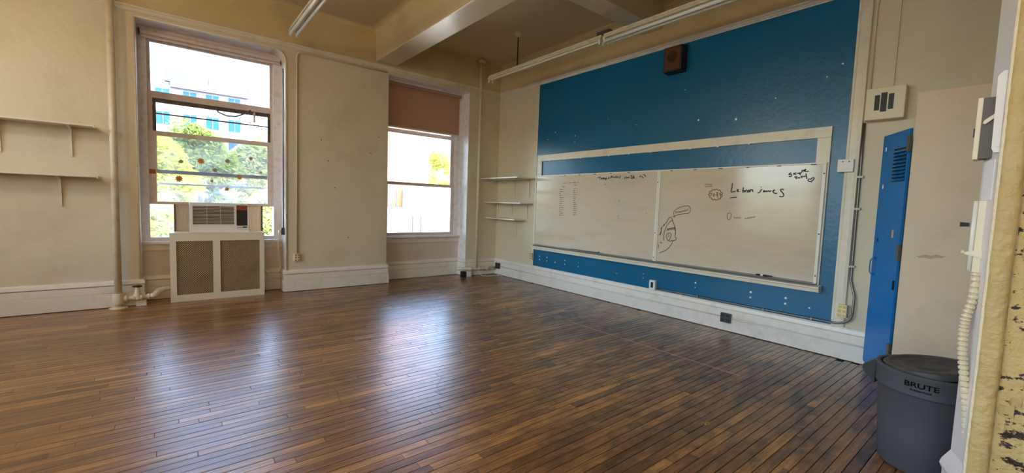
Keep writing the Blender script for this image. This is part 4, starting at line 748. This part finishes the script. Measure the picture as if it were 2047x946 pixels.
# ================================================================= closet with open blue door
lk = thing('storage_locker', (-.2, -6.5, 0), 'tall beige storage locker with an open blue louvred door', 'locker')
MB().box(-.36, -.04, -7.12, -6.135, 0.0, 2.405).build('body', 'locker_beige', parent=lk, bevel=.004)
hx, hy, ex, ey = -.35, -6.128, -.062, -5.908
dl = math.hypot(ex - hx, ey - hy); dxn, dyn = (ex - hx) / dl, (ey - hy) / dl; nx, ny = -dyn, dxn   # nx,ny toward the room
def dp(s, t, z): return (hx + dxn * s + nx * t, hy + dyn * s + ny * t, z)
def dbox(s0, s1, t0, t1, z0, z1, zz=None):
    m = MB(); m.v = [dp(s0, t0, z0), dp(s1, t0, z0), dp(s1, t1, z0), dp(s0, t1, z0), dp(s0, t0, z1), dp(s1, t0, z1), dp(s1, t1, z1), dp(s0, t1, z1)]
    m.f = [(0, 3, 2, 1), (4, 5, 6, 7), (0, 1, 5, 4), (1, 2, 6, 5), (2, 3, 7, 6), (3, 0, 4, 7)]; return m
door = MB(); pr = [(0.0, .05), (dl - .018, .045), (dl, .066), (dl, 2.112), (0.0, 2.122)]
n = len(pr); door.v = [dp(s, 0, z) for s, z in pr] + [dp(s, .018, z) for s, z in pr]
door.f = [tuple(reversed(range(n))), tuple(range(n, 2 * n))] + [(i, (i + 1) % n, n + (i + 1) % n, n + i) for i in range(n)]
door = door.build('door', 'locker_blue', parent=lk); door['label'] = 'open blue metal door'
dbox(.018, .192, .0181, .0186, 1.695, 1.975).build('louvre_gap_shade', 'dark_void', parent=door)  # dark patch painted in for the shade between the louvres
for i in range(9):
    z = 1.70 + i * .03
    lv = MB(); s0, s1 = .02, .19
    lv.v = [dp(s0, .018, z + .006), dp(s1, .018, z + .006), dp(s1, .034, z), dp(s0, .034, z), dp(s0, .018, z + .022), dp(s1, .018, z + .022)]
    lv.f = [(0, 1, 2, 3), (3, 2, 5, 4), (0, 3, 4), (1, 5, 2), (0, 4, 5, 1)]
    lv.build('louvre', 'locker_blue', parent=door)
hp = [dp(dl - .052, .018, 1.02), dp(dl - .052, .04, 1.02), dp(dl - .02, .042, .995), dp(dl - .016, .042, .93), dp(dl - .02, .04, .885), dp(dl - .052, .04, .87), dp(dl - .052, .018, .87)]
MB().tube(hp, .005, 8).build('pull_handle', 'locker_blue', parent=door, smooth=True)
dbox(dl - .062, dl - .044, .0182, .0195, 1.165, 1.20).build('lock_hole', 'black', parent=door)
dbox(.09, .115, .0182, .0192, 1.215, 1.285).build('bare_patch', 'plaster_tan', parent=door)
for s, z in ((dl - .05, 1.99), (dl - .055, 1.66)): dbox(s - .008, s + .008, .0182, .0192, z - .018, z + .018).build('sticker_remnant', 'paper', parent=door)
for z in (2.0, 1.1, .25): dbox(-.012, .02, .010, .026, z - .07, z + .07).build('hinge', 'steel', parent=door)
dbox(.012, .018, .018, .03, .78, .86).build('latch_bar', 'black', parent=door)
hn = MB().prism([(-6.452, 1.372), (-6.452, 1.338), (-6.50, 1.342), (-6.50, 1.368)], 'x', -.372, -.36).build('strap_hinge', 'black', parent=lk)
sm = MB()
sm.prism([(-6.31 + .085 * math.cos(a) * (1 + .1 * math.sin(5 * a)), 1.088 + .014 * math.sin(a) * (1 + .35 * math.sin(7 * a)) - .1 * .085 * math.cos(a)) for a in [k * .2 for k in range(31)]], 'x', -.3608, -.3602)
o = sm.build('scuff_mark', 'scuff', parent=lk); o['label'] = 'grey scuff'

# ================================================================= trash can
CXX, CYY, CH, CR, CB = -1.82, -6.53, .557, .232, .189
tc_ = thing('trash_can', (CXX, CYY, 0), 'round dark grey plastic trash can with lid beside the beige locker', 'trash can')
def rad(z): return CB + (CR - .016 - CB) * z / (CH - .12)
prof = [(CB - .02, 0.0), (CB - .006, .004), (CB, .018), (rad(.22), .22), (rad(CH - .125), CH - .125), (CR - .012, CH - .118), (CR - .006, CH - .11), (CR - .003, CH - .02), (CR, CH - .014), (CR, CH - .003), (CR - .004, CH), (CR - .02, CH), (CR - .024, CH - .006), (rad(CH - .13) - .012, CH - .13), (CB - .012, .03), (CB - .03, .02), (0.001, .02)]
MB().lathe(prof, CXX, CYY, 56).build('bin_body', 'can_plastic', parent=tc_, autosmooth=True)
# side handles
for ang in (86, 266):
    a = math.radians(ang); c, s = math.cos(a), math.sin(a)
    def hp_(rd, t, z): return (CXX + c * rd - s * t, CYY + s * rd + c * t, z)
    h = MB(); w = .055; R0 = CR - .01
    h.v = [hp_(R0, -w, CH - .006), hp_(R0, w, CH - .006), hp_(R0 + .062, w * .8, CH - .055), hp_(R0 + .062, -w * .8, CH - .055), hp_(R0, -w, CH - .15), hp_(R0, w, CH - .15), hp_(R0 + .064, w * .8, CH - .085), hp_(R0 + .064, -w * .8, CH - .085)]
    h.f = [(0, 1, 2, 3), (3, 2, 6, 7), (7, 6, 5, 4), (0, 3, 7, 4), (1, 5, 6, 2)]
    h.build('grip_handle', 'can_handle_shade', parent=tc_)  # can plastic in a darker tone, shade on the handle painted in
# tilted lid resting inside the rim
lp = [(0.001, .012), (.07, .012), (.085, .004), (.095, .004), (.115, .018), (.165, .02), (.175, .030), (.192, .030), (.200, .022), (.202, -.006), (.196, -.008), (.190, .016), (0.001, .004)]
lm = MB().lathe(lp, 0, 0, 56, close=False)
tilt = Matrix.Rotation(math.radians(-7.5), 4, Vector((math.sin(math.radians(100)), -math.cos(math.radians(100)), 0)))
lm.v = [tuple((Matrix.Translation((CXX + .002, CYY - .002, CH - .001)) @ tilt) @ Vector(p)) for p in lm.v]
lm.build('lid', 'lid_plastic', parent=tc_, autosmooth=True)['label'] = 'round lid tilted in the rim'
def can_text(txt, size, zc, ang0, name):
    cu = bpy.data.curves.new(name, 'FONT'); cu.body = txt; cu.size = size; cu.extrude = 0.0; cu.align_x = 'CENTER'; cu.offset = size * .02
    tmp = bpy.data.objects.new(name + '_tmp', cu); COL.objects.link(tmp)
    dg = bpy.context.evaluated_depsgraph_get(); me = bpy.data.meshes.new_from_object(tmp.evaluated_get(dg)); bpy.data.objects.remove(tmp)
    V = []
    for v in me.vertices:
        a = math.radians(ang0) + v.co.x / CR * 1.25; z = zc + v.co.y; rr = CR - .0035 + .0012
        V.append((CXX + rr * math.cos(a), CYY + rr * math.sin(a), z))
    m2 = MB(); m2.v = V; m2.f = [tuple(p.vertices) for p in me.polygons]
    bpy.data.meshes.remove(me)
    o = m2.build(name, 'print_black', parent=tc_); o['label'] = 'black embossed lettering'
can_text('BRUTE', .038, CH - .062, 179, 'lettering'); can_text('Rubbermaid', .014, CH - .082, 179, 'lettering')

# ================================================================= boxes and conduit on the wall end
dx0, dy0 = -2.36, -6.672
ds = thing('disconnect_switch', (-2.31, -6.66, 1.648), 'dark metal switch box with cream cover and side lever on the wall end', 'switch box')
MB().box(-2.36, -2.28, -6.705, -6.660, 1.652, 1.91).build('box', 'box_brown', parent=ds)
MB().box(-2.363, -2.277, -6.660, -6.643, 1.648, 1.912).build('cover', 'plate_cream', parent=ds, bevel=.003)
MB().prism([(-6.697, 1.838), (-6.668, 1.812), (-6.664, 1.80), (-6.672, 1.796), (-6.70, 1.822)], 'x', -2.372, -2.361).build('lever', 'plate_cream', parent=ds)
MB().box(-2.34, -2.31, -6.643, -6.637, 1.75, 1.785).build('indicator', 'black', parent=ds)
rw = thing('raceway_cover', (-2.41, -6.71, 1.67), 'white painted narrow raceway overlapping the dark switch box', 'raceway')
MB().prism([(-6.712, 2.0), (-6.697, 1.98), (-6.701, 1.685), (-6.708, 1.668), (-6.728, 1.668), (-6.728, 2.0)], 'x', -2.425, -2.405).build('channel', 'pier_white', parent=rw)
MB().prism([(-6.716, 1.99), (-6.708, 1.975), (-6.712, 1.69), (-6.724, 1.69), (-6.724, 1.99)], 'x', -2.43, -2.4255).build('ridge', 'pier_white', parent=rw)
tag(MB().prism([(-2.395, -6.7165), (-2.31, -6.683), (-2.310, -6.680), (-2.396, -6.7135)], 'z', 1.474, 1.642).build('paper_notice', 'paper'), 'white paper stuck below the dark switch box', 'paper')
ep = thing('electrical_enclosure', (-2.34, -6.68, 1.16), 'cream flat box with rounded cover edge on the wall end below the paper', 'electrical box')
MB().box(-2.36, -2.28, -6.712, -6.679, 1.157, 1.470).build('box', 'plate_cream', parent=ep, bevel=.002)
MB().tube([(-2.357, -6.671, 1.162), (-2.357, -6.671, 1.468)], .008, 10).build('cover_edge', 'plate_white', parent=ep, smooth=True)
MB().prism([(-6.716, 1.255), (-6.68, 1.252), (-6.657, 1.245), (-6.652, 1.238), (-6.66, 1.232), (-6.69, 1.226), (-6.716, 1.215)], 'x', -2.370, -2.355).build('latch', 'plate_cream', parent=ep)
MB().lathe([(.001, 1.236), (.007, 1.238), (.008, 1.244), (.005, 1.25), (.001, 1.251)], -2.362, -6.648, 10).build('latch_knob', 'plate_cream', parent=ep)
fx = MB(); pts = [(-6.697, 1.158), (-6.696, 1.058), (-6.683, .967), (-6.679, .898), (-6.683, .809), (-6.693, .721), (-6.706, .612), (-6.718, .5), (-6.725, .4)]
P = []; rd = []
def interp(t):
    n = len(pts) - 1; k = min(int(t * n), n - 1); f_ = t * n - k
    p0 = pts[max(k - 1, 0)]; p1 = pts[k]; p2 = pts[k + 1]; p3 = pts[min(k + 2, n)]
    return tuple(0.5 * ((2 * p1[i]) + (-p0[i] + p2[i]) * f_ + (2 * p0[i] - 5 * p1[i] + 4 * p2[i] - p3[i]) * f_ ** 2 + (-p0[i] + 3 * p1[i] - 3 * p2[i] + p3[i]) * f_ ** 3) for i in (0, 1))
NN = 34
for i in range(NN):
    for q, r_ in ((0.0, .0095), (.3, .017), (.72, .017)):
        a, z = interp((i + q) / NN); P.append((-2.372 - .02 * math.sin((i + q) / NN * 3.1), a, z)); rd.append(r_)
fx.tube(P, .015, 12, rads=rd)
tag(fx.build('flexible_conduit', 'pipe_paint'), 'cream corrugated flexible conduit hanging along the wall end', 'conduit')

# ================================================================= light fixtures
def fixture(xc, y0, y1, z, lb, tubes, rods, label_group):
    t = thing('fluorescent_fixture', (xc, (y0 + y1) / 2, z - .1), lb, 'light fixture', label_group)
    MB().prism([(xc - .035, z), (xc + .035, z), (xc + .035, z - .012), (xc + .055, z - .05), (xc + .055, z - .058), (xc - .055, z - .058), (xc - .055, z - .05), (xc - .035, z - .012)], 'y', y1, y0).build('housing', 'fixture_paint', parent=t)
    MB().prism([(xc - .016, z - .058), (xc + .016, z - .058), (xc + .008, z - .075), (xc - .008, z - .075)], 'y', y1 + .03, y0 - .03).build('ballast_cover', 'fixture_paint', parent=t)
    for s in (-1, 1):
        for ye in (y0 - .018, y1 + .018): MB().box(xc + s * .036 - .012, xc + s * .036 + .012, ye - .012, ye + .012, z - .115, z - .056).build('lamp_holder', 'plate_white', parent=t, bevel=.002)
        if tubes:
            MB().tube([(xc + s * .036, y0 - .032, z - .09), (xc + s * .036, y1 + .032, z - .09)], .019, 14).build('lamp_tube', 'tube_white', parent=t, smooth=True)
    for yr in rods:
        r_ = MB().tube([(xc, yr, z - .005), (xc, yr, CZ - .03)], .008, 8).build('hanger_rod', 'black', parent=t)
        MB().lathe([(.012, CZ - .07), (.04, CZ - .055), (.062, CZ - .03), (.066, CZ - .012), (.066, CZ + .001)], xc, yr, 22).build('ceiling_canopy', 'fixture_paint', parent=t, autosmooth=True)
    return t
fixture(-.78, -.75, -3.18, 3.555, 'hanging fluorescent fixture without tubes near the room corner', False, (-1.47,), 'hanging fluorescent fixtures')
fixture(-.78, -3.22, -5.66, 3.555, 'hanging fluorescent fixture with white tubes above the blue panel', True, (-4.9,), 'hanging fluorescent fixtures')
fixture(-3.79, -.52, -2.96, 3.59, 'hanging fluorescent fixture with two tubes in front of the tall window', True, (-1.9,), 'hanging fluorescent fixtures')
for (x, y, lb) in ((-7.3, -2.2, 'added round glass fill lamp opposite the blue panel, nearest the window wall'), (-7.3, -5.2, 'added round glass fill lamp opposite the blue panel, in the middle of the room'), (-6.4, -7.5, 'added round glass fill lamp opposite the blue panel, farthest from the window wall'),):  # lamps added out of view to brighten and warm the room
    t = thing('added_fill_lamp', (x, y, 3.2), lb, 'lamp', 'added fill lamps in the unseen half of the room')
    MB().lathe([(.05, 3.05), (.10, 3.07), (.14, 3.12), (.155, 3.19), (.14, 3.27), (.09, 3.33), (.06, 3.35)], x, y, 28).build('globe', 'fill_lamp_glow', parent=t, smooth=True)
    MB().tube([(x, y, 3.34), (x, y, CZ)], .012, 8).build('stem', 'fixture_paint', parent=t); MB().lathe([(.062, 3.335), (.062, 3.37), (.02, 3.40)], x, y, 20).build('fitter', 'fixture_paint', parent=t)
jb = MB().box(-.815, -.745, -3.30, -3.10, 3.556, 3.60)
tag(jb.build('fixture_coupling', 'dark_grey', bevel=.004), 'small dark box bridging the two joined fluorescent fixtures', 'coupling box')

# ================================================================= wiring on the window wall
wm = [(-2.30, -.014, 3.45), (-3.55, -.014, 3.45), (-3.60, -.014, 3.44), (-3.63, -.014, 3.41), (-3.637, -.014, 3.36), (-3.64, -.014, .56)]
tag(MB().tube(wm, .0125, 8).build('surface_raceway', 'wall_paint', smooth=True), 'painted raceway on the pier leading down to the brass outlet', 'raceway')
cw = thing('window_conduit', (-3.79, .1, .82), 'thin grey conduit with small box in the tall window recess', 'conduit')
MB().tube([(-3.793, .1, .92), (-3.793, .1, 2.6), (-3.79, .1, 3.2)], .009, 8).build('pipe_run', 'steel', parent=cw, smooth=True)
MB().box(-3.83, -3.775, .06, .12, .83, .93).build('box', 'dark_grey', parent=cw, bevel=.003)
MB().box(-3.86, -3.828, .07, .11, .85, .90).build('plug', 'plate_cream', parent=cw, bevel=.003)
(MB().tube([(-3.85, .09, .86), (-3.87, .08, .7), (-3.86, .06, .5), (-3.84, .05, .38), (-3.88, .03, .30), (-3.95, .02, .26), (-4.0, .05, .24), (-4.03, .12, .30)], .005, 6).build('cord', 'plate_cream', parent=cw, smooth=True))
# small nail holes in the pier
for i, (x, z) in enumerate(((-3.30, 2.25), (-2.55, 2.13), (-3.20, 1.95), (-3.1, 1.55), (-2.9, .78), (-2.42, 2.4))):
    MB().tube([(x, -.0012, z), (x, .004, z)], .008, 8).build('nail_hole', 'dark_void', parent=wall_back)

# floor marks
tag(MB().box(-1.345, -1.33, -5.34, -3.36, .0003, .0008).build('floor_tape', 'floor_tape'), 'worn pale tape line stuck on the floor strips', 'tape')

for (x, y, lb) in ((-2.374, -4.14, 'small brass plate in the floor, farthest of three'), (-2.377, -4.863, 'small brass plate in the floor, middle one of three'), (-2.384, -5.59, 'small brass plate in the floor, nearest of three')):
    t = thing('floor_plate', (x, y, 0), lb, 'floor plate', 'small metal plates let into the floor')
    MB().prism([(x + .03 * math.cos(a) , y + .014 * math.sin(a)) for a in [k * .524 for k in range(12)]], 'z', .0002, .0018).build('disc', 'brass', parent=t)
    MB().box(x - .006, x + .006, y - .004, y + .004, .0018, .0024).build('screw', 'black', parent=t)
# ================================================================= outside
tag(MB().box(-150, 150, -60, 200, -9.3, -9).build('ground', 'street'), 'pale street level far below the windows', 'ground', kind='structure')
ap = thing('apartment_block', (-3, 72, -9), 'white modern apartment block with blue windows seen through the tall window', 'building')
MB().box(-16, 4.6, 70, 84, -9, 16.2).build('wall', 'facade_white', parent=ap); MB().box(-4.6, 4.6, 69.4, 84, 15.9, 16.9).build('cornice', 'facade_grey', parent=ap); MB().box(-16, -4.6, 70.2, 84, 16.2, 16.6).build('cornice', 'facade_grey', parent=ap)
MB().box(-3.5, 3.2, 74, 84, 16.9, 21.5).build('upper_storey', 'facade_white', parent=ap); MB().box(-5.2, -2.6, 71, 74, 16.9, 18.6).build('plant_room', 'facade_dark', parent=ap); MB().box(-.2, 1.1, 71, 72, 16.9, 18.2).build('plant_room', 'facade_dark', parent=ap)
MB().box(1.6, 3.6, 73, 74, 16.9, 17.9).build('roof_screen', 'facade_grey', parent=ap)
for fl in range(7):
    z0 = 13.9 - fl * 3.1
    for x in (-14, -11.2, -8.6, -6.2, -3.2, -.6, 2.1):
        w = MB().box(x, x + 1.5, 69.95, 70.02, z0, z0 + 1.7).build('window', 'far_glass', parent=ap)
        MB().box(x + .7, x + .8, 69.88, 69.95, z0, z0 + 1.7).build('mullion', 'facade_grey', parent=w)
cr = thing('crane_mast', (4.2, 62, -9), 'thin lattice crane mast leaning beside the apartment block', 'crane')
A = Vector((1.7, 62, 21.5)); B_ = Vector((5.6, 62, 9)); 
for off in (-.12, .12): MB().tube([tuple(A + Vector((off, 0, 0))), tuple(B_ + Vector((off, 0, 0)))], .05, 5).build('chord', 'facade_dark', parent=cr)
for i in range(24):
    p0 = A.lerp(B_, i / 24); p1 = A.lerp(B_, (i + 1) / 24); s = -.12 if i % 2 else .12
    MB().tube([tuple(p0 + Vector((s, 0, 0))), tuple(p1 - Vector((s, 0, 0)))], .025, 4).build('lattice_bar', 'facade_dark', parent=cr)
MB().tube([tuple(B_), (5.6, 62, -9)], .2, 6).build('tower', 'facade_dark', parent=cr)
bb = thing('brick_building', (5, 27, -9), 'orange brick building with sloping gable beyond both windows', 'building')
MB().prism([(-1.25, -9), (-1.25, 4.55), (.0, 5.6), (4.5, 9.2), (11.0, 9.2), (11.0, -9)], 'y', 24, 34).build('wall', 'outside_brick', parent=bb)
MB().prism([(-1.35, 4.5), (4.5, 9.2), (11.1, 9.2), (11.1, 9.45), (4.4, 9.45), (-1.4, 4.75)], 'y', 23.8, 34).build('coping', 'outside_white', parent=bb)
for x in (.6, 2.6): 
    w = MB().box(x, x + .9, 23.95, 24.02, 1.0, 2.9).build('window', 'far_glass', parent=bb); MB().box(x, x + .9, 23.9, 23.96, 1.9, 1.98).build('mullion', 'outside_white', parent=w)
wr = thing('white_annex', (13, 19, -9), 'low white annex in front of the brick building', 'building')
MB().box(8.75, 24, 20, 23.7, -9, 2.35).build('wall', 'outside_white', parent=wr); MB().box(8.65, 24, 19.9, 23.7, 2.35, 2.5).build('coping', 'outside_white', parent=wr); MB().box(6.6, 8.7, 21, 23.7, -9, .9).build('wall', 'outside_white', parent=wr)
for x in (7.0, 7.45): MB().box(x, x + .06, 20.9, 20.98, .9, 2.2).build('vent_pipe', 'facade_dark', parent=wr)
rf = thing('roof_terrace', (3, 9, -9), 'white painted roof parapet just outside the right window', 'building')
MB().box(-1, 9, 8, 12, -9, 1.05).build('parapet', 'outside_white', parent=rf); MB().box(-1, 9, 8.3, 12, 1.05, 1.10).build('roof_deck', 'gravel_roof', parent=rf)
for x in (2.02, 2.36): MB().box(x, x + .035, 7.94, 8.0, .1, .85).build('down_pipe', 'facade_dark', parent=rf)
MB().box(1.65, 1.9, 7.97, 8.0, .35, .37).build('seam', 'facade_grey', parent=rf)
ft = thing('distant_tower', (40, 90, -9), 'pale distant tower behind the tree in the right window', 'building')
MB().box(34, 58, 90, 100, -9, 16).build('wall', 'facade_white', parent=ft)
for i in range(5):
    for k in range(3): MB().box(36.5 + i * 2.4, 37.5 + i * 2.4, 89.9, 90.02, 7.5 + k * 2.6, 9.0 + k * 2.6).build('window', 'facade_grey', parent=ft)
def tree(cx, cyy, z0, ztop, rx, rz, n, m, lb, seed):
    rr = random.Random(seed)
    t = thing('street_tree', (cx, cyy, -9), lb, 'tree', 'trees outside the windows')
    tr = MB(); tr.tube([(cx, cyy, -9), (cx + .2, cyy, -4), (cx, cyy + .2, z0 + (ztop - z0) * .6)], .2, 8, rads=[.3, .22, .08]); tr.build('trunk', 'bark', parent=t, smooth=True)
    zc = (z0 + ztop) / 2; lumps = []
    for k in range(44):
        a = rr.uniform(0, 6.28); h = rr.uniform(-1, 1); s = math.sqrt(max(0, 1 - h ** 4)) * rr.uniform(.35, 1)
        lumps.append((cx + rx * s * math.cos(a), cyy + rx * s * math.sin(a) * .8, zc + (ztop - z0) / 2 * h * .9, rr.uniform(.5, .9)))
    V = []; F = []
    for k in range(n):
        lx, ly, lz, lr = rr.choice(lumps)
        d = Vector((rr.gauss(0, 1), rr.gauss(0, 1), rr.gauss(0, 1))).normalized() * lr * rr.random() ** .4
        c = Vector((lx, ly, lz)) + d; u = Vector((rr.gauss(0, 1), rr.gauss(0, 1), rr.gauss(0, .6))).normalized(); w = u.orthogonal().normalized()
        L_ = rr.uniform(.09, .16); q = len(V)
        V += [tuple(c - u * L_), tuple(c + w * L_ * .45), tuple(c + u * L_), tuple(c - w * L_ * .45)]; F.append((q, q + 1, q + 2, q + 3))
    mb = MB(); mb.v = V; mb.f = F
    o0 = parent_origin(t); me = bpy.data.meshes.new('crown'); me.from_pydata([tuple(Vector(p) - o0) for p in V], [], F); me.materials.append(MATS[m])
    c_ = bpy.data.objects.new('crown', me); COL.objects.link(c_); c_.parent = t
    return t
tree(-6.0, 14.5, -3.5, 4.15, 1.5, 3, 26000, 'leaf_lime', 'lime green tree filling the lower corner of the tall window', 1)
tree(-3.9, 18.5, -3.5, 4.5, 1.5, 3, 26000, 'leaf_green', 'mid green tree in the centre of the tall window', 2)
tree(-1.55, 20.8, -4, 4.2, 1.15, 3, 20000, 'leaf_pale', 'pale green tree in front of the brick gable', 3)
tree(15.2, 30, -3, 6.4, 1.6, 3, 9000, 'leaf_lime', 'slender yellow green tree beside the brick building in the right window', 4)
